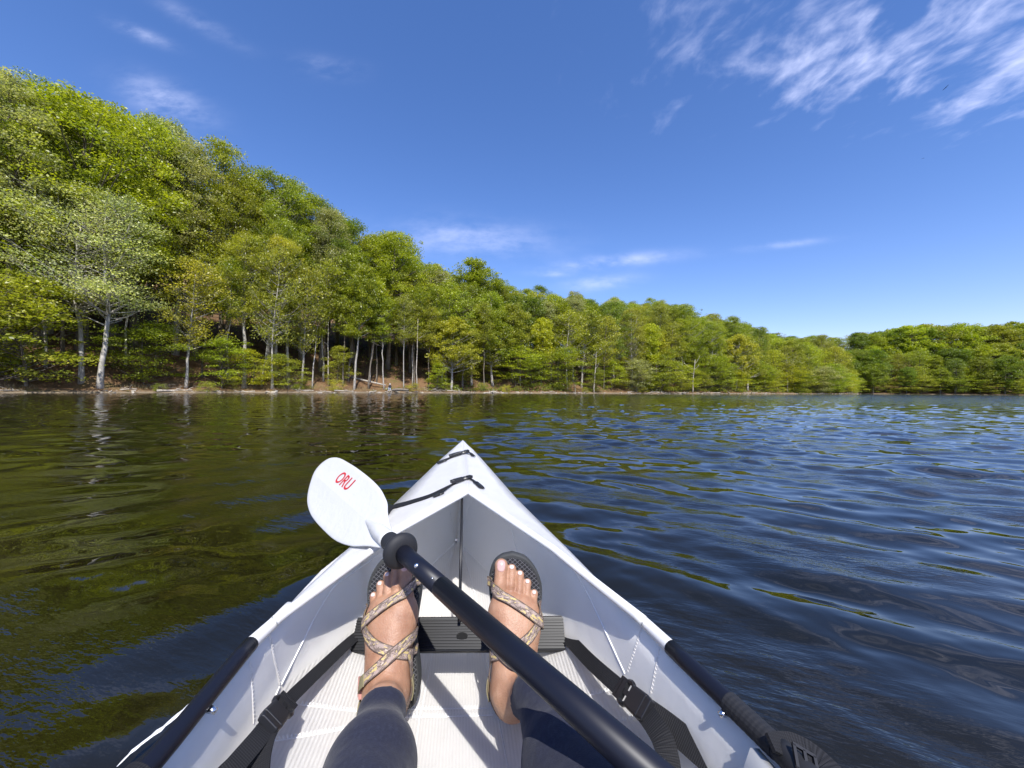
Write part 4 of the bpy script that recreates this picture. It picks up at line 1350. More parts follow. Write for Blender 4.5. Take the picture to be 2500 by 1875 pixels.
# inner side panel at the seat, right hand gunwale sleeve, wrapped webbing
V = []
for y in (0.425, 0.3, 0.1, -0.2):
    for L_, M_, u in ((GR, CR, 0.05), (GR, CR, 0.95)):
        g_, c_ = L_(np.array([y]))[0], M_(np.array([y]))[0]
        V.append(g_ + (c_ - g_) * u + np.array([-0.018 + 0.002 * u, 0, 0]))
o = add('side_panel', mesh_np('side_panel', V, np.array([[0, 1, 3, 2], [2, 3, 5, 4], [4, 5, 7, 6]])), m_rim, kayak)
md = o.modifiers.new('thickness', 'SOLIDIFY')
md.thickness = 0.012
md.offset = -1
mb = MB()
yy_ = np.linspace(0.475, 0.415, 40)
mb.tube(GR(yy_) + np.array([0, 0, 0.002]), 0.0124 + 0.0002 * (np.arange(40) % 4 < 2), 18)
add('ribbed_sleeve', mb.mesh('ribbed_sleeve', False), m_rub, kayak)
mb = MB()
yy_ = np.linspace(0.412, 0.30, 16)
mb.tube(GR(yy_) + np.array([0, 0, 0.003]), 0.0150 * np.clip(np.linspace(0.78, 1.6, 16), 0, 1), 18)
add('rubber_sleeve', mb.mesh('rubber_sleeve', True), m_rub, kayak)
for (L_, y0, wd, sg) in ((GL, 0.350, 0.062, -1),):
    c = L_(np.array([y0]))[0]
    pth = [c + [sg * 0.052, 0.01, -0.045], c + [sg * 0.030, 0.005, -0.012], c + [sg * 0.012, 0, 0.0135], c + [-sg * 0.012, -0.005, 0.012], c + [-sg * 0.018, -0.01, -0.02], c + [-sg * 0.022, -0.01, -0.06]]
    nn = [(sg, 0, .3), (sg * .8, 0, .7), (sg * .3, 0, 1), (-sg * .5, 0, .9), (-sg, 0, .1), (-sg, 0, 0)]
    ribbon(smooth_path(pth, 24), smooth_path(nn, 24), wd, 0.003, 'seat_strap', m_web, kayak)
# outer flap with ladder buckle beside the right tube
pth = [at_y(1880, 1812, .405), at_y(1930, 1826, .41), at_y(1985, 1850, .405), at_y(2035, 1890, .39), at_y(2075, 1950, .37)]
fl = ribbon(smooth_path(pth, 20), np.tile((0.35, -0.45, 0.8), (20, 1)), np.interp(np.linspace(0, 1, 20), [0, .3, 1], [.015, .03, .035]), 0.004, 'gear_flap', m_web, kayak)
mb = MB()
c = at_y(1968, 1862, .385)
e1, e2 = unit(np.array([.8, -.35, -.3])), unit(np.array([.35, .75, .45]))
e3 = np.cross(e1, e2)
for k_ in (-1, 0, 1):
    mb.box(c + e1 * 0.009 * k_, e1 * 0.0014, e2 * 0.010, e3 * 0.0016)
for k_ in (-1, 1):
    mb.box(c + e2 * 0.010 * k_, e1 * 0.010, e2 * 0.0014, e3 * 0.0016)
add('ladder_buckle', mb.mesh('ladder_buckle'), m_blk, fl)

# ------------------------------------------------------------------ paddle
PA, PB, PT = at_y(977, 1344, .72), at_y(1498, 1808, .36), at_y(778, 1167, 1.16)
e_sh = unit(PA - PB)                          # towards the blade in view
m_white, t, b = principled('white_blade_plastic', (0.56, 0.555, 0.53), 0.42, 0.4)
geo = t.n('ShaderNodeNewGeometry')
nb_ = t.n('ShaderNodeTexNoise', {'Vector': geo.outputs['Position'], 'Scale': 90.0, 'Detail': 3.0})
nb2 = t.n('ShaderNodeTexNoise', {'Vector': geo.outputs['Position'], 'Scale': 18.0, 'Detail': 4.0})
t.t.links.new(t.n('ShaderNodeBump', {'Height': t.m('ADD', nb_.outputs[0], t.m('MULTIPLY', nb2.outputs[0], 2.0)), 'Strength': 0.22, 'Distance': 0.004}).outputs[0], b.inputs['Normal'])
m_red, _, _ = principled('red_print', (0.52, 0.025, 0.03), 0.5, 0.3)
paddle = thing('paddle', 'two ended paddle with black shaft and white blade lying across the kayak', 'paddle', (0, 0, 0))
mb = MB()
mb.tube([PA + e_sh * 0.02, PA - e_sh * 0.150], 0.0150, 24)
add('shaft', mb.mesh('shaft', True), m_alu, paddle)
mb = MB()
mb.tube([PA - e_sh * 0.1508, PA - e_sh * 0.62], 0.0153, 24)
add('shaft', mb.mesh('shaft', True), m_alu, paddle)
mb = MB()
mb.tube([PA - e_sh * 0.64, PA - e_sh * 1.05], 0.0150, 24)
add('shaft', mb.mesh('shaft', True), m_alu, paddle)
mb = MB()
mb.tube([PA - e_sh * q_ for q_ in (0.600, 0.604, 0.625, 0.655, 0.66)], [0.0155, 0.0178, 0.0185, 0.0178, 0.0155], 24)
add('ferrule', mb.mesh('ferrule', True), m_rub, paddle)
up0 = unit(CAMP - PA)
up_s = unit(up0 - e_sh * np.dot(up0, e_sh))
sd_s = np.cross(e_sh, up_s)
for px, py, r_ in ((1030, 1393, 0.0042), (1069, 1424, 0.0016)):
    # the button sits where that pixel meets the shaft
    d = ray(px, py)
    nrm_ = np.cross(d, e_sh)
    q_ = np.linalg.solve(np.stack([e_sh, -d, np.cross(e_sh, d)], 1), CAMP - PA)
    c = PA + e_sh * q_[0]
    off = CAMP + d * q_[1] - c
    lat_ = np.dot(off, np.cross(e_sh, up_s))
    h_ = math.sqrt(max(0.0150 ** 2 - lat_ ** 2, 0))
    bmx = bmesh.new()
    bmesh.ops.create_uvsphere(bmx, u_segments=14, v_segments=8, radius=r_)
    me = bpy.data.meshes.new('button')
    bmx.to_mesh(me)
    bmx.free()
    for p in me.polygons:
        p.use_smooth = True
    add('button', me, m_steel, paddle, tuple(c + np.cross(e_sh, up_s) * lat_ + up_s * h_))
mb = MB()
mb.tube([PA + e_sh * q_ for q_ in (0.012, 0.016, 0.05, 0.054)], [0.0162, 0.0178, 0.0178, 0.0165], 24)
add('collar', mb.mesh('collar', True), m_rub, paddle)
th = np.linspace(0, 2 * math.pi, 13)[:-1]
mb = MB()
ring = [(-0.014, 0.0158), (-0.013, 0.024), (-0.008, 0.031), (-0.002, 0.0335), (0.003, 0.032), (0.006, 0.027), (0.010, 0.019), (0.013, 0.0158)]
mb.tube([PA + e_sh * a for a, _ in ring], [b_ for _, b_ in ring], 36)
add('drip_ring', mb.mesh('drip_ring', True), m_rub, paddle)

# blade, facing up and back towards the paddler
n_bl = np.array([-0.53, -0.48, 0.70])
n_bl = unit(n_bl - e_sh * np.dot(n_bl, e_sh))
s_bl = np.cross(n_bl, e_sh)
if s_bl[0] < 0:
    s_bl = -s_bl


def on_blade(px, py):
    d = ray(px, py)
    k_ = np.dot(PA - CAMP, n_bl) / np.dot(d, n_bl)
    q_ = CAMP + d * k_ - PA
    return np.array([np.dot(q_, e_sh), np.dot(q_, s_bl)])


zo = [(1215, 1130), (1165, 960), (1142, 830), (1138, 720), (1105, 630), (1030, 500), (900, 370), (730, 240), (600, 160), (510, 115), (430, 105), (350, 125), (260, 190), (180, 290),
      (110, 450), (70, 600), (65, 720), (100, 850), (170, 960), (280, 1080), (400, 1190), (520, 1255), (650, 1290), (760, 1292), (880, 1292), (1050, 1318), (1080, 1300)]
OUT = np.array([on_blade(740 + x * .1808, 1100 + y * .1808) for x, y in zo])
OUT = smooth_path(OUT, 90)[:, :2]
t_lo, t_hi = OUT[:, 0].min(), OUT[:, 0].max()


def dish(tt, ss):
    w_ = np.clip((tt - t_lo - 0.10) / 0.12, 0, 1)
    return (0.006 * (ss / 0.085) ** 2 - 0.075 * np.abs(ss)) * w_ + 0.006 * ((tt - t_lo) / (t_hi - t_lo)) ** 3


SPN = np.stack([np.clip(OUT[:, 0], t_lo + 0.02, t_hi - 0.09), 0 * OUT[:, 1]], 1)
TH = 0.0045
V, rings = [], (1.0, 0.975, 0.85, 0.65, 0.45, 0.25, 0.0)
for sgn in (1, -1):
    for rg in rings:
        q_ = SPN + (OUT - SPN) * rg
        thk = TH * (0.35 if rg == 1.0 else 0.8 + 0.2 * (1 - rg))
        for a, b_ in q_:
            V.append(PA + e_sh * a + s_bl * b_ + n_bl * (dish(a, b_) + sgn * thk / 2))
n, nrg = len(OUT), len(rings)
F = []
for sd in range(2):
    for g_ in range(nrg - 1):
        for i in range(n):
            j = (i + 1) % n
            a = sd * nrg * n + g_ * n
            f_ = [a + i, a + j, a + n + j, a + n + i]
            F.append(f_ if sd == 0 else f_[::-1])
for i in range(n):
    j = (i + 1) % n
    F.append([i, nrg * n + i, nrg * n + j, j])
bl = add('blade', mesh_np('blade', V, F, smooth=True), m_white, paddle)
mb = MB()
tt = np.linspace(0.052, 0.20, 12)
mb.tube([PA + e_sh * a + n_bl * (0.0 - 0.004 * sm(a, .1, .2)) for a in tt], np.interp(tt, [.05, .10, .2], [.0172, .0166, .003]), 20)
add('blade_socket', mb.mesh('blade_socket', True), m_white, bl)
# lettering
fc = bpy.data.curves.new('lettering', 'FONT')
fc.body = 'ORU'
fc.offset = 0.012
fo = bpy.data.objects.new('lettering_source', fc)
COL.objects.link(fo)
bpy.context.view_layer.update()
tm_ = bpy.data.meshes.new_from_object(fo.evaluated_get(bpy.context.evaluated_depsgraph_get()))
bpy.data.objects.remove(fo)
bmx = bmesh.new()
bmx.from_mesh(tm_)
bmesh.ops.triangulate(bmx, faces=bmx.faces)
bmesh.ops.subdivide_edges(bmx, edges=bmx.edges, cuts=1)
bmx.to_mesh(tm_)
bmx.free()
tv = np.array([v.co[:2] for v in tm_.vertices])
tv = (tv - tv.min(0)) / (tv.max(0) - tv.min(0))
cO, cU, cT = on_blade(740 + 428 * .1808, 1100 + 420 * .1808), on_blade(740 + 590 * .1808, 1100 + 552 * .1808), on_blade(740 + 553 * .1808, 1100 + 286 * .1808)
for v, (a, b_) in zip(tm_.vertices, tv):
    q_ = cO + (cU - cO) * a + (cT - cO) * b_
    v.co = Vector(PA + e_sh * q_[0] + s_bl * q_[1] + n_bl * (dish(q_[0], q_[1]) + TH / 2 + 0.0009))
tm_.materials.clear()
add('lettering', tm_, m_red, bl)
# the other half of the paddle, out to the right
bl2 = bpy.data.objects.new('blade', bl.data)
COL.objects.link(bl2)
bl2.parent = paddle
piv = PA - e_sh * 0.515
bl2.matrix_basis = Matrix.Translation(Vector(2 * piv)) @ Matrix.Rotation(math.pi, 4, Vector(n_bl)) @ Matrix.Translation(Vector((0, 0, 0)))
bl2.matrix_basis = Matrix.Translation(Vector(piv)) @ Matrix.Rotation(math.pi, 4, Vector(n_bl)) @ Matrix.Translation(Vector(-piv))

# thin white ribbons added just above the water as streaks beside the hull
m_streak, _, _ = principled('streak_white', (0.8, 0.8, 0.8), 0.6, 0.3)
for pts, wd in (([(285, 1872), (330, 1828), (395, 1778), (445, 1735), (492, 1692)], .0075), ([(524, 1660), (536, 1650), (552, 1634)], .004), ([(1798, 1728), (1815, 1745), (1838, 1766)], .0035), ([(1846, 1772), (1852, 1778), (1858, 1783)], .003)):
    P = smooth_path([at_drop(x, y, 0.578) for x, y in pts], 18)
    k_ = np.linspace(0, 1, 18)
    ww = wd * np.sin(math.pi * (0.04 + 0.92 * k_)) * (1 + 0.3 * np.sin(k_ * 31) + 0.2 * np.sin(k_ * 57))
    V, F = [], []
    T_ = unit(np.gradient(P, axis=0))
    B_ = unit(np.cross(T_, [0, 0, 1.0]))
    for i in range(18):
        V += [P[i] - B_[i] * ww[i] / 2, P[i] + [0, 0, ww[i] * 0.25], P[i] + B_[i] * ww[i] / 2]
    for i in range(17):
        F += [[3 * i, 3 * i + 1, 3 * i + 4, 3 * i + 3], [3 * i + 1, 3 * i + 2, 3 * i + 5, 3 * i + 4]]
    tag(add('white_streak', mesh_np('white_streak', V, F), m_streak), 'thin white streak over the water beside the hull', None, None, 'stuff')

# ------------------------------------------------------------------ the paddler: legs and feet
class Body:
    """distance field made of blended tapered capsules and ellipsoids"""
    def __init__(s, gx, gy, gz):
        s.g = (gx, gy, gz)
        s.S = np.full((len(gx), len(gy), len(gz)), 0.5, np.float32)
        s.prims = []

    @staticmethod
    def d(P, pr):
        kind = pr[0]
        if kind == 'cap':
            a, b_, ra, rb = pr[1:5]
            ab = b_ - a
            q = P - a
            tt = np.clip((q @ ab) / (ab @ ab), 0, 1)
            return np.linalg.norm(q - tt[..., None] * ab, axis=-1) - (ra + tt * (rb - ra))
        if kind == 'ell':
            c, ax, rd = pr[1:4]
            q = (P - c) @ np.array(ax).T
            k0 = np.linalg.norm(q / rd, axis=-1)
            k1 = np.linalg.norm(q / (np.array(rd) ** 2), axis=-1) + 1e-9
            return k0 * (k0 - 1) / k1
        c, nrm = pr[1:3]                       # cut: keep the side the normal points to
        return -((P - c) @ nrm)

    def sl(s, lo, hi):
        return tuple(slice(int(np.searchsorted(g, l)), int(np.searchsorted(g, h))) for g, l, h in zip(s.g, lo, hi))

    def grid(s, sl):
        return np.stack(np.meshgrid(*(g[q] for g, q in zip(s.g, sl)), indexing='ij'), -1)

    def put(s, pr, k, pad=0.03):
        s.prims.append((pr, k))
        if pr[0] == 'cap':
            r_ = max(pr[3], pr[4]) + pad
            lo, hi = np.minimum(pr[1], pr[2]) - r_, np.maximum(pr[1], pr[2]) + r_
        else:
            r_ = max(pr[3]) + pad
            lo, hi = pr[1] - r_, pr[1] + r_
        sl = s.sl(lo, hi)
        P = s.grid(sl)
        if P.size == 0:
            return
        dd = s.d(P, pr)
        a = s.S[sl]
        h = np.maximum(k - np.abs(a - dd), 0) / k
        s.S[sl] = np.minimum(a, dd) - h * h * k / 4

    def cut(s, c, nrm, lo, hi):
        s.prims.append((('cut', c, nrm, lo, hi), 0))
        sl = s.sl(lo, hi)
        s.S[sl] = np.maximum(s.S[sl], s.d(s.grid(sl), ('cut', c, nrm)))

    def at(s, P):
        P = np.asarray(P, float)
        v = np.full(P.shape[:-1], 0.5)
        for pr, k in s.prims:
            if pr[0] == 'cut':
                v2 = np.maximum(v, s.d(P, pr))
                ins = ((P > pr[3]) & (P < pr[4])).all(-1)
                v = np.where(ins, v2, v)
                continue
            dd = s.d(P, pr)
            h = np.maximum(k - np.abs(v - dd), 0) / k
            v = np.minimum(v, dd) - h * h * k / 4
        return v

    def normal(s, P, e=0.0008):
        P = np.asarray(P, float)
        return unit(np.stack([s.at(P + np.eye(3)[k] * e) - s.at(P - np.eye(3)[k] * e) for k in range(3)], -1))

    def mesh(s, name):
        V, F = surface_nets(s.S, (0, 0, 0), 1.0)
        V = np.stack([np.interp(V[:, k], np.arange(len(s.g[k])), s.g[k]) for k in range(3)], 1)
        return mesh_np(name, V, F, smooth=True)


class Foot:
    def __init__(s, heel, L, side):
        s.o = np.asarray(heel, float)
        s.L = unit(np.asarray(L, float))
        D = np.array([0, -0.968, 0.25])
        s.D = unit(D - s.L * (D @ s.L))
        s.W = unit(np.cross(s.L, s.D))
        if s.W[0] * side < 0:
            s.W = -s.W                         # W points to the big toe side

    def p(s, l, w_, d):
        return s.o + s.L * l + s.W * w_ + s.D * d

    def pts(s, A_):
        return np.array([s.p(*a) for a in A_])


FL_ = Foot(at_y(976, 1722, .712), (-0.13, 0.25, 0.96), 1)
FR_ = Foot(at_y(1244, 1722, .712), (0.035, 0.25, 0.967), -1)
gx = np.arange(-0.335, 0.235, 0.0025)
gy = np.concatenate([np.arange(-0.27, 0.54, 0.009), np.arange(0.54, 0.84, 0.0025)])
gz = np.arange(-0.03, 0.36, 0.0025)
body = Body(gx, gy, gz)
TOES = [(.166, .027, .0205, .236, .0265, .0135, .0145, .0118), (.168, .007, .019, .2305, .0060, .0100, .0092, .0080), (.160, -.0090, .018, .2205, -.0105, .0095, .0088, .0076),
        (.150, -.0235, .017, .2065, -.0255, .009, .0084, .0072), (.138, -.0365, .016, .188, -.0390, .0085, .0082, .0070)]
for ft in (FL_, FR_):
    E3 = (ft.L, ft.W, ft.D)
    body.put(('ell', ft.p(.034, -.001, .026), E3, (.036, .030, .032)), 0.02)
    body.put(('ell', ft.p(.085, -.006, .030), E3, (.065, .031, .034)), 0.025)
    body.put(('ell', ft.p(.140, -.004, .022), E3, (.050, .043, .027)), 0.03)
    body.put(('ell', ft.p(.160, .020, .020), E3, (.032, .024, .022)), 0.02)
    body.put(('ell', ft.p(.145, -.030, .016), E3, (.035, .018, .018)), 0.02)
    body.put(('cap', ft.p(.050, .000, .070), ft.p(.150, .012, .032), .031, .019), 0.03)
    body.put(('cap', ft.p(.055, -.010, .055), ft.p(.140, -.016, .028), .028, .017), 0.03)
    for (l0, w0, d0, l1, w1, d1, r0, r1) in TOES:
        lm, wm, dm = l0 * .45 + l1 * .55, w0 * .45 + w1 * .55, (d0 + d1) / 2 + .0035
        body.put(('cap', ft.p(l0, w0, d0), ft.p(lm, wm, dm), r0, (r0 + r1) / 2 * 0.94), 0.003, 0.012)
        body.put(('cap', ft.p(lm, wm, dm), ft.p(l1, w1, d1), (r0 + r1) / 2 * 0.94, r1), 0.003, 0.012)
        body.put(('ell', ft.p(l1 - .002, w1, d1 - .0015), E3, (r1 * 1.08, r1 * 1.04, r1 * 0.95)), 0.004, 0.012)
    # tendons over the instep
    for w0, w1 in ((.010, .024), (.0, .006), (-.006, -.009), (-.012, -.022)):
        body.put(('cap', ft.p(.085, w0 * .8, .0545), ft.p(.155, w1, .0365), .0042, .0040), 0.008, 0.015)
    lo = np.min([ft.p(-.03, a, -.05) for a in (-.07, .07)] + [ft.p(.27, a, .06) for a in (-.07, .07)], axis=0) - 0.02
    hi = np.max([ft.p(-.03, a, -.05) for a in (-.07, .07)] + [ft.p(.27, a, .06) for a in (-.07, .07)], axis=0) + 0.02
    body.cut(ft.p(0, 0, .002), ft.D, lo, hi)
HEM_L, HEM_R = at_y(934, 1730, .60), at_y(1306, 1690, .585)
LOW_L, LOW_R = at_y(906, 1875, .50), at_y(1392, 1880, .46)
KN_L, KN_R = np.array([-0.145, 0.27, 0.165]), np.array([0.125, 0.24, 0.215])
HIP_L, HIP_R = np.array([-0.085, -0.14, 0.115]), np.array([0.105, -0.14, 0.115])
for ft, hem, low, kn, hip in ((FL_, HEM_L, LOW_L, KN_L, HIP_L), (FR_, HEM_R, LOW_R, KN_R, HIP_R)):
    an = ft.p(.044, .002 if ft is FL_ else -.012, .072)
    body.put(('cap', an, hem, .0250, .0280), 0.022)
    body.put(('cap', ft.p(.050, .020, .068), ft.p(.048, .016, .080), .0100, .009), 0.015)
    body.put(('cap', ft.p(.040, -.026, .062), ft.p(.040, -.024, .078), .0105, .009), 0.015)
    body.put(('cap', ft.p(.014, 0, .035), ft.p(.030, 0, .072), .012, .014), 0.02)
    body.put(('cap', hem, low, .0280, .0460), 0.02)
    body.put(('cap', low, kn, .0510, .0540), 0.02)
    body.put(('cap', kn, hip, .0560, .080), 0.03)
body.put(('cap', HIP_L, HIP_R, .085, .085), 0.05)

m_skin, t, b = principled('tanned_skin', (0.50, 0.29, 0.19), 0.48, 0.4, **{'Subsurface Weight': 0.12, 'Subsurface Radius': (0.010, 0.004, 0.002), 'Subsurface Scale': 0.5})
geo = t.n('ShaderNodeNewGeometry')
s1_ = t.n('ShaderNodeTexNoise', {'Vector': geo.outputs['Position'], 'Scale': 28.0, 'Detail': 4.0, 'Roughness': 0.6})
s2_ = t.n('ShaderNodeTexNoise', {'Vector': geo.outputs['Position'], 'Scale': 420.0, 'Detail': 2.0})
t.t.links.new(t.ramp(s1_.outputs[0], [(0.3, (0.30, 0.150, 0.088)), (0.5, (0.385, 0.208, 0.125)), (0.72, (0.45, 0.265, 0.170))]), b.inputs['Base Color'])
t.t.links.new(t.n('ShaderNodeBump', {'Height': t.m('ADD', s2_.outputs[0], t.m('MULTIPLY', s1_.outputs[0], 3.0)), 'Strength': 0.4, 'Distance': 0.002}).outputs[0], b.inputs['Normal'])
m_leg, t, b = principled('navy_heather_leggings', (0.03, 0.034, 0.06), 0.85, 0.2, **{'Sheen Weight': 0.08, 'Sheen Roughness': 0.5})
geo = t.n('ShaderNodeNewGeometry')
s1_ = t.n('ShaderNodeTexNoise', {'Vector': geo.outputs['Position'], 'Scale': 700.0, 'Detail': 2.0})
mpf = t.n('ShaderNodeMapping', {'Vector': geo.outputs['Position'], 'Scale': (1, 0.6, 1)})
s2_ = t.n('ShaderNodeTexNoise', {'Vector': mpf.outputs[0], 'Scale': 260.0, 'Detail': 3.0})
t.t.links.new(t.ramp(s2_.outputs[0], [(0.35, (0.016, 0.018, 0.033)), (0.55, (0.019, 0.021, 0.038)), (0.7, (0.025, 0.028, 0.047))]), b.inputs['Base Color'])
s3_ = t.n('ShaderNodeTexNoise', {'Vector': geo.outputs['Position'], 'Scale': 20.0, 'Detail': 2.0})
t.t.links.new(t.n('ShaderNodeBump', {'Height': t.m('ADD', s1_.outputs[0], t.m('MULTIPLY', s3_.outputs[0], 9.0)), 'Strength': 0.5, 'Distance': 0.0012}).outputs[0], b.inputs['Normal'])
person = thing('person', 'person in navy leggings and strappy sandals sitting in the kayak, legs stretched out', 'person', (0, 0, 0))
add('body', body.mesh('body'), m_skin, person)

# leggings: an offset skin from the hems up
lg = Body(np.arange(-0.335, 0.26, 0.004), np.arange(-0.29, 0.72, 0.004), np.arange(-0.03, 0.36, 0.004))
for ft, hem, low, kn, hip in ((FL_, HEM_L, LOW_L, KN_L, HIP_L), (FR_, HEM_R, LOW_R, KN_R, HIP_R)):
    an = ft.p(.044, .002 if ft is FL_ else -.012, .072)
    lg.put(('cap', an, hem, .0300, .0325), 0.02)
    ax_ = unit(low - hem)
    h0 = hem + unit(an - hem) * (0.004 if ft is FL_ else 0.026)
    tl_ = unit(unit(low - hem) + np.array([0, 0, -0.25]))
    lg.cut(h0, tl_, h0 - 0.12, h0 + 0.12)
    lg.put(('cap', hem + ax_ * 0.022, low, .0325, .0505), 0.02)
    lg.put(('cap', low, kn, .0550, .0580), 0.02)
    lg.put(('cap', kn, hip, .0600, .085), 0.03)
lg.put(('cap', HIP_L, HIP_R, .09, .09), 0.05)
add('leggings', lg.mesh('leggings'), m_leg, person)

# toenails
m_nail, _, _ = principled('pale_pink_nail', (0.58, 0.35, 0.31), 0.22, 0.5)
m_nailw, _, _ = principled('white_nail', (0.66, 0.50, 0.45), 0.22, 0.5)
for ft in (FL_, FR_):
    for i, (l0, w0, d0, l1, w1, d1, r0, r1) in enumerate(TOES):
        wn, ln_ = (0.0082, 0.0098) if i == 0 else (0.0050 - 0.0003 * i, 0.0034 - 0.0001 * i)
        cl = l1 + (0.0005 if i == 0 else r1 * 0.48)
        V, F = [], []
        rg = [(0, 0)] + [(k, j) for k in (0.35, 0.7, 0.92, 1.0) for j in range(16)]
        for k, j in rg:
            a = 2 * math.pi * j / 16
            cu, su_ = math.cos(a), math.sin(a)
            q = (abs(cu) ** 3 + abs(su_) ** 3) ** (-1 / 3)
            p = ft.p(cl + ln_ * k * q * su_, w1 + wn * k * q * cu, d1 + r1 * 1.6)
            for _ in range(14):
                p = p - ft.D * float(body.at(p)) * 0.8
            V.append(p + ft.D * (0.0009 if k < 0.95 else -0.0004))
        F = [[0, 1 + j, 1 + (j + 1) % 16] for j in range(16)] + [[1 + r_ * 16 + j, 1 + (r_ + 1) * 16 + j, 1 + (r_ + 1) * 16 + (j + 1) % 16, 1 + r_ * 16 + (j + 1) % 16] for r_ in range(3) for j in range(16)]
        add('toenail', mesh_np('toenail', V, F, smooth=True), m_nail if i == 0 else m_nailw, person)

# sandals
m_sole, _, _ = principled('grey_rubber_sole', (0.045, 0.046, 0.045), 0.7, 0.3)
m_bed, t, b = principled('black_footbed', (0.022, 0.022, 0.024), 0.6, 0.4)
uvn = t.n('ShaderNodeUVMap')
su = t.n('ShaderNodeSeparateXYZ', {0: uvn.outputs[0]})
kf = math.pi / 0.0082
da = t.m('ABSOLUTE', t.m('SINE', t.m('MULTIPLY', t.m('ADD', su.outputs[0], t.m('MULTIPLY', su.outputs[1], 0.85)), kf)))
db = t.m('ABSOLUTE', t.m('SINE', t.m('MULTIPLY', t.m('SUBTRACT', su.outputs[0], t.m('MULTIPLY', su.outputs[1], 0.85)), kf)))
dg = t.sstep(t.m('MINIMUM', da, db), 0.05, 0.55)
t.t.links.new(t.mix(dg, (0.13, 0.13, 0.135), (0.016, 0.016, 0.018)), b.inputs['Base Color'])
t.t.links.new(t.n('ShaderNodeBump', {'Height': dg, 'Strength': 0.8, 'Distance': 0.0015}).outputs[0], b.inputs['Normal'])
m_strap, t, b = principled('patterned_sandal_strap', (0.2, 0.15, 0.1), 0.85, 0.2)
uvn = t.n('ShaderNodeUVMap')
mpv = t.n('ShaderNodeMapping', {'Vector': uvn.outputs[0], 'Scale': (75, 190, 1), 'Rotation': (0, 0, 0.45)})
v1_ = t.n('ShaderNodeTexNoise', {'Vector': mpv.outputs[0], 'Scale': 1.0, 'Detail': 1.5, 'Roughness': 0.5, 'Distortion': 0.8})
mpv2 = t.n('ShaderNodeMapping', {'Vector': uvn.outputs[0], 'Scale': (75, 200, 1), 'Location': (3, 7, 0), 'Rotation': (0, 0, 0.35)})
v2_ = t.n('ShaderNodeTexNoise', {'Vector': mpv2.outputs[0], 'Scale': 1.0, 'Detail': 1.0, 'Distortion': 0.6})
c_ = t.ramp(v1_.outputs[0], [(0.0, (0.16, 0.122, 0.10)), (0.44, (0.33, 0.25, 0.21)), (0.52, (0.15, 0.115, 0.094)), (0.58, (0.36, 0.275, 0.235))], 'CONSTANT')
c_ = t.mix(t.m('GREATER_THAN', v2_.outputs[0], 0.60), c_, (0.52, 0.40, 0.17))
c_ = t.mix(t.m('LESS_THAN', v2_.outputs[0], 0.345), c_, (0.50, 0.41, 0.33))
edge = t.m('GREATER_THAN', t.m('ABSOLUTE', t.n('ShaderNodeSeparateXYZ', {0: uvn.outputs[0]}).outputs[1]), 0.0070)
c_ = t.mix(t.m('MULTIPLY', edge, 0.8), c_, (0.085, 0.06, 0.048))
t.t.links.new(c_, b.inputs['Base Color'])
m_olive, _, _ = principled('olive_webbing', (0.24, 0.21, 0.12), 0.85, 0.2)
m_pink, _, _ = principled('dusty_pink_plastic', (0.48, 0.235, 0.20), 0.4, 0.4)
SO = [(-.012, -.002, .002), (-.006, -.022, .021), (.006, -.032, .030), (.03, -.037, .036), (.06, -.037, .036), (.09, -.038, .033), (.12, -.044, .034), (.15, -.051, .040), (.175, -.055, .046), (.20, -.054, .049),
      (.222, -.046, .048), (.240, -.033, .041), (.252, -.018, .028), (.258, .004, .008)]


def strap(ft, A_, width, name='strap', mat=None, parent=None, snap=None, n=30, off=0.0024):
    A_ = np.array(A_, float)
    P = smooth_path(ft.pts(A_), n)
    w_ = np.ones(n) if snap is None else np.interp(np.linspace(0, 1, n), np.linspace(0, 1, len(snap)), snap)
    N_ = None
    for _ in range(6):
        N_ = body.normal(P)
        P = P - N_ * ((body.at(P) - off) * w_ * 0.8)[:, None]
    for _ in range(2):
        P[1:-1] = (P[:-2] + 2 * P[1:-1] + P[2:]) / 4
    dd = body.at(P)
    P = P + body.normal(P) * np.maximum(off * 0.8 - dd, 0)[:, None] * (w_ > 0.5)[:, None]
    N_ = body.normal(P)
    for _ in range(2):
        N_[1:-1] = unit(N_[:-2] + 2 * N_[1:-1] + N_[2:])
    return ribbon(P, N_, width, 0.0018, name, mat or m_strap, parent)


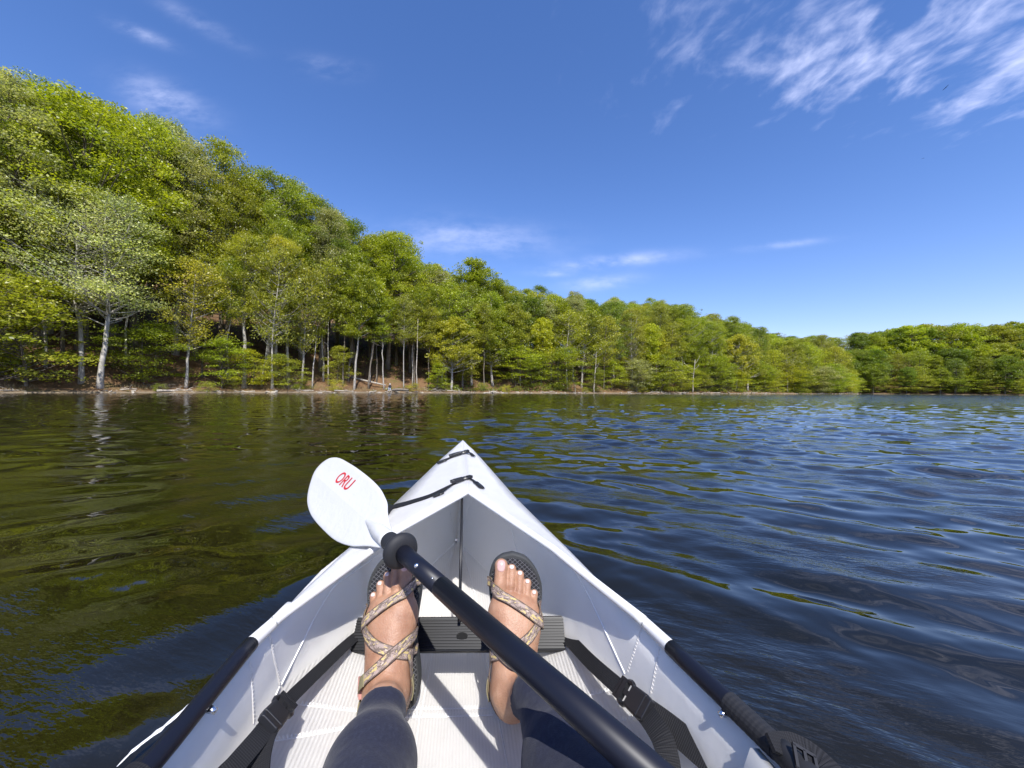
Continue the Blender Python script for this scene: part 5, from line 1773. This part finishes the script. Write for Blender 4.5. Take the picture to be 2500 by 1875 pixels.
for ft, lab in ((FL_, 'left'), (FR_, 'right')):
    lat_, med_ = [], []
    so_ = np.array(SO)
    tt = np.linspace(0, len(so_) - 1, 60)
    Ls = smooth_path(so_, 60)
    outl = [(l, a) for l, a, b_ in Ls] + [(l, b_) for l, a, b_ in Ls[::-1]]
    outl = np.array(outl)
    ctr = np.array([0.12, -0.002])
    n = len(outl)
    V, F = [], []
    prof = [(1.0, -.026), (1.012, -.020), (1.012, -.006), (1.0, -.001), (0.975, .001)]
    for sc, d in prof:
        for l, w_ in outl:
            q = ctr + (np.array([l, w_]) - ctr) * sc
            rock = 0.010 * sm(l, .19, .26)
            V.append(ft.p(q[0], q[1], d + rock))
    for k in range(len(prof) - 1):
        for i in range(n):
            j = (i + 1) % n
            F.append([k * n + i, k * n + j, (k + 1) * n + j, (k + 1) * n + i])
    h = n // 2
    for base_ in (0, (len(prof) - 1) * n):
        for i in range(h - 1):
            f_ = [base_ + i, base_ + i + 1, base_ + n - 2 - i, base_ + n - 1 - i]
            F.append(f_ if base_ else f_[::-1])
    sandal = add('sandal', mesh_np('sandal', V, F, smooth=False), m_sole, person)
    V, UV = [], []
    for i in range(h):
        for k in range(9):
            a, b_ = outl[i], outl[n - 1 - i]
            q = ctr + (a + (b_ - a) * k / 8 - ctr) * 0.94
            V.append(ft.p(q[0], q[1], .0022 + 0.010 * sm(q[0], .19, .26)))
            UV.append(q)
    ixf = np.arange(h * 9).reshape(h, 9)
    fb = add('footbed', mesh_np('footbed', V, np.stack([ixf[:-1, :-1], ixf[:-1, 1:], ixf[1:, 1:], ixf[1:, :-1]], -1).reshape(-1, 4), uv=np.array(UV)), m_bed, sandal)
    # straps crossing the foot
    strap(ft, [(.150, -.040, .022), (.162, -.046, .018), (.170, -.053, .006)], .016, parent=sandal, snap=[1, .8, 0], n=12)
    strap(ft, [(.166, -.050, .014), (.145, -.038, .034), (.120, -.015, .055), (.104, .012, .064), (.096, .030, .050), (.090, .037, .030), (.088, .038, .004)], .0165, parent=sandal, snap=[.6, 1, 1, 1, 1, .7, 0], n=36)
    strap(ft, [(.205, .052, .004), (.204, .046, .018), (.196, .034, .036), (.182, .014, .040), (.166, -.010, .040), (.150, -.034, .034), (.140, -.046, .020), (.134, -.049, .003)], .0175, parent=sandal, snap=[0, .5, 1, 1, 1, 1, .6, 0], n=40, off=.0040)
    strap(ft, [(.128, .040, .006), (.124, .036, .034), (.112, .020, .062), (.090, -.005, .078), (.072, -.026, .074)], .0175, parent=sandal, snap=[0, .6, 1, 1, 1], n=30, off=.0042)
    strap(ft, [(.074, -.024, .076), (.064, -.034, .066), (.056, -.040, .054)], .0185, 'strap_end', m_olive, sandal, [1, 1, 1], 10, .0055)
    strap(ft, [(.100, .030, .056), (.078, .036, .050), (.052, .040, .052), (.026, .036, .050), (.004, .020, .046), (-.004, .0, .044)], .0155, parent=sandal, snap=[1] * 6, n=28)
    strap(ft, [(.062, .040, .052), (.046, .041, .052), (.030, .038, .050)], .0175, 'strap_keeper', m_olive, sandal, [1, 1, 1], 10, .0045)
    strap(ft, [(.056, -.040, .054), (.030, -.038, .050), (.006, -.022, .046), (-.004, .0, .044)], .0155, parent=sandal, snap=[1] * 4, n=20)
    strap(ft, [(.052, -.044, .052), (.030, -.050, .058), (.004, -.050, .068)], .016, 'strap_end', m_olive, sandal, [0, 0, 0], 8)
    # pink ladder buckle at the outer ankle
    c = ft.p(.058, -.043, .056)
    nb = unit(body.normal(c) + np.array([0, -0.35, 0.1]))
    el = unit(ft.L * 0.9 - ft.W * 0.2 - nb * np.dot(ft.L * 0.9 - ft.W * 0.2, nb))
    ew = np.cross(nb, el)
    c = c + nb * 0.006
    mb = MB()
    for k in (-1, 1):
        mb.box(c + ew * 0.0085 * k, ew * 0.0022, el * 0.0145, nb * 0.0035)
    for k in (-1, 0.1, 1):
        mb.box(c + el * 0.0128 * k, ew * 0.0090, el * 0.0019, nb * 0.0030)
    o = add('buckle', mb.mesh('buckle'), m_pink, sandal)
    bv = o.modifiers.new('soft', 'BEVEL')
    bv.width = 0.0009
    bv.segments = 2
    mb = MB()
    mb.box(c - nb * 0.001, ew * 0.0068, el * 0.0105, nb * 0.0012)
    add('buckle_webbing', mb.mesh('buckle_webbing'), m_olive, sandal)

# ------------------------------------------------------------------ angler on the far bank, birds
m_cap, _, _ = principled('white_cap', (0.8, 0.8, 0.78), 0.8, 0.2)
m_top, _, _ = principled('dark_jacket', (0.03, 0.034, 0.04), 0.8, 0.2)
m_trs, _, _ = principled('pale_blue_trousers', (0.36, 0.42, 0.52), 0.8, 0.2)
best = min(np.arange(0, SL[-1] - 60, 0.25), key=lambda s: abs(pix((*shore_pt(s, 0.9), 0.8))[0] - 952))
ax_, ay_ = shore_pt(best, 0.9)
az_ = float(hill_z(best, 0.9))
ang_ = thing('person', 'small angler in white cap and dark top sitting by the driftwood on the far bank', 'person', (ax_, ay_, az_))
J = {'pel': (0, 0, .48), 'chest': (0, -.06, .85), 'neck': (0, -.07, 1.02), 'head': (0, -.10, 1.17), 'kl': (-.12, -.42, .55), 'kr': (.14, -.40, .52), 'fl': (-.16, -.42, .06), 'fr': (.24, -.46, .06),
     'sl': (-.17, -.06, .95), 'sr': (.17, -.06, .95), 'el': (-.22, -.22, .72), 'er': (.22, -.22, .72), 'hl': (-.06, -.42, .72), 'hr': (.06, -.42, .70), 'tl': (-.18, -.58, .03), 'tr': (.28, -.60, .03)}
J = {k: np.array(v) for k, v in J.items()}


def figure(lst, name, mat, h_=0.016):
    fb_ = Body(np.arange(-.5, .5, h_), np.arange(-.8, .4, h_), np.arange(-.1, 1.4, h_))
    for a, b_, r0, r1 in lst:
        fb_.put(('cap', J[a], J[b_] + 1e-5, r0, r1), 0.04)
    return add(name, fb_.mesh(name), mat, ang_)


figure([('pel', 'chest', .14, .15), ('chest', 'neck', .12, .055), ('neck', 'head', .055, .06), ('head', 'head', .10, .10), ('pel', 'kl', .09, .06), ('pel', 'kr', .09, .06), ('kl', 'fl', .055, .04), ('kr', 'fr', .055, .04),
        ('fl', 'tl', .045, .04), ('fr', 'tr', .045, .04), ('sl', 'el', .05, .042), ('sr', 'er', .05, .042), ('el', 'hl', .04, .04), ('er', 'hr', .04, .04)], 'body', m_skin)
figure([('pel', 'chest', .16, .17), ('chest', 'neck', .14, .075), ('sl', 'el', .07, .06), ('sr', 'er', .07, .06), ('el', 'hl', .055, .05), ('er', 'hr', .055, .05), ('sl', 'sr', .08, .08)], 'jacket', m_top)
figure([('pel', 'kl', .115, .08), ('pel', 'kr', .115, .08), ('kl', 'fl', .075, .06), ('kr', 'fr', .075, .06)], 'trousers', m_trs)
mb = MB()
mb.tube([J['head'] + [0, 0, a] for a in (.02, .06, .10, .13, .135)], [.118, .118, .10, .05, .005], 14)
mb.box(J['head'] + [0, -.14, .035], (.08, 0, 0), (0, .07, 0), (0, 0, .008))
add('cap', mb.mesh('cap', True), m_cap, ang_)
o = add('fishing_rod', (lambda m_: (m_.tube([J['hl'], J['hl'] + [-.9, -1.0, -.5]], [.016, .008], 6), m_.mesh('fishing_rod'))[1])(MB()), m_dead, None, (ax_, ay_, az_))
tag(o, 'pale rod held down towards the water by the angler', 'fishing rod')
rock = MB()
rock.tube([(0, 0.12, 0.0), (0, 0.12, 0.2), (0, 0.12, 0.34), (0, 0.12, 0.37)], [.34, .36, .30, .1], 9)
tag(add('boulder', rock.mesh('boulder'), m_stone, None, (ax_, ay_, az_)), 'low boulder the angler sits on at the bank', 'rock')
# big grey log beside the angler
lb = MB()
lb.tube(smooth_path([(0.3, -.5, .22), (1.6, -.35, .32), (3.2, -.25, .24)], 9), np.interp(np.linspace(0, 1, 9), [0, .3, 1], [.14, .26, .2]), 9)
tag(add('fallen_log', lb.mesh('fallen_log', True), m_bark, None, (ax_, ay_, az_)), 'thick grey log lying at the waterline right of the angler', 'log')

m_bird, _, _ = principled('dark_feathers', (0.012, 0.012, 0.014), 0.7, 0.2)
for px, py, y, sp, roll, lab in ((2309, 214, 70, 0.55, -0.5, 'dark bird soaring below the bright clouds'), (2253, 387, 110, 0.42, 0.1, 'tiny distant bird low in the clear sky')):
    c = at_y(px, py, y)
    mb = MB()
    mb.tube([(-.28, 0, 0), (-.16, 0, .0), (0, 0, .0), (.16, 0, .02), (.24, 0, .03), (.29, 0, .02)], [.03, .05, .07, .06, .045, .01], 8)
    o = thing('bird', lab, 'bird', tuple(c))
    o.scale = (sp, sp, sp)
    o.rotation_euler = (roll, 0, 0.3)
    add('body', mb.mesh('bird_body', True), m_bird, o)
    for sg in (-1, 1):
        V = [(.14, sg * .03, .02), (-.12, sg * .03, .02), (.16, sg * .42, .12), (-.08, sg * .40, .12), (.02, sg * .86, .06), (-.10, sg * .80, .06)]
        V = V + [(a, b_, c_ - .02) for a, b_, c_ in V]
        add('wing', mesh_np('wing', V, [[0, 1, 3, 2], [2, 3, 5, 4], [6, 8, 9, 7], [8, 10, 11, 9], [0, 2, 8, 6], [2, 4, 10, 8], [1, 7, 9, 3], [3, 9, 11, 5], [4, 5, 11, 10], [0, 6, 7, 1]]), m_bird, o)
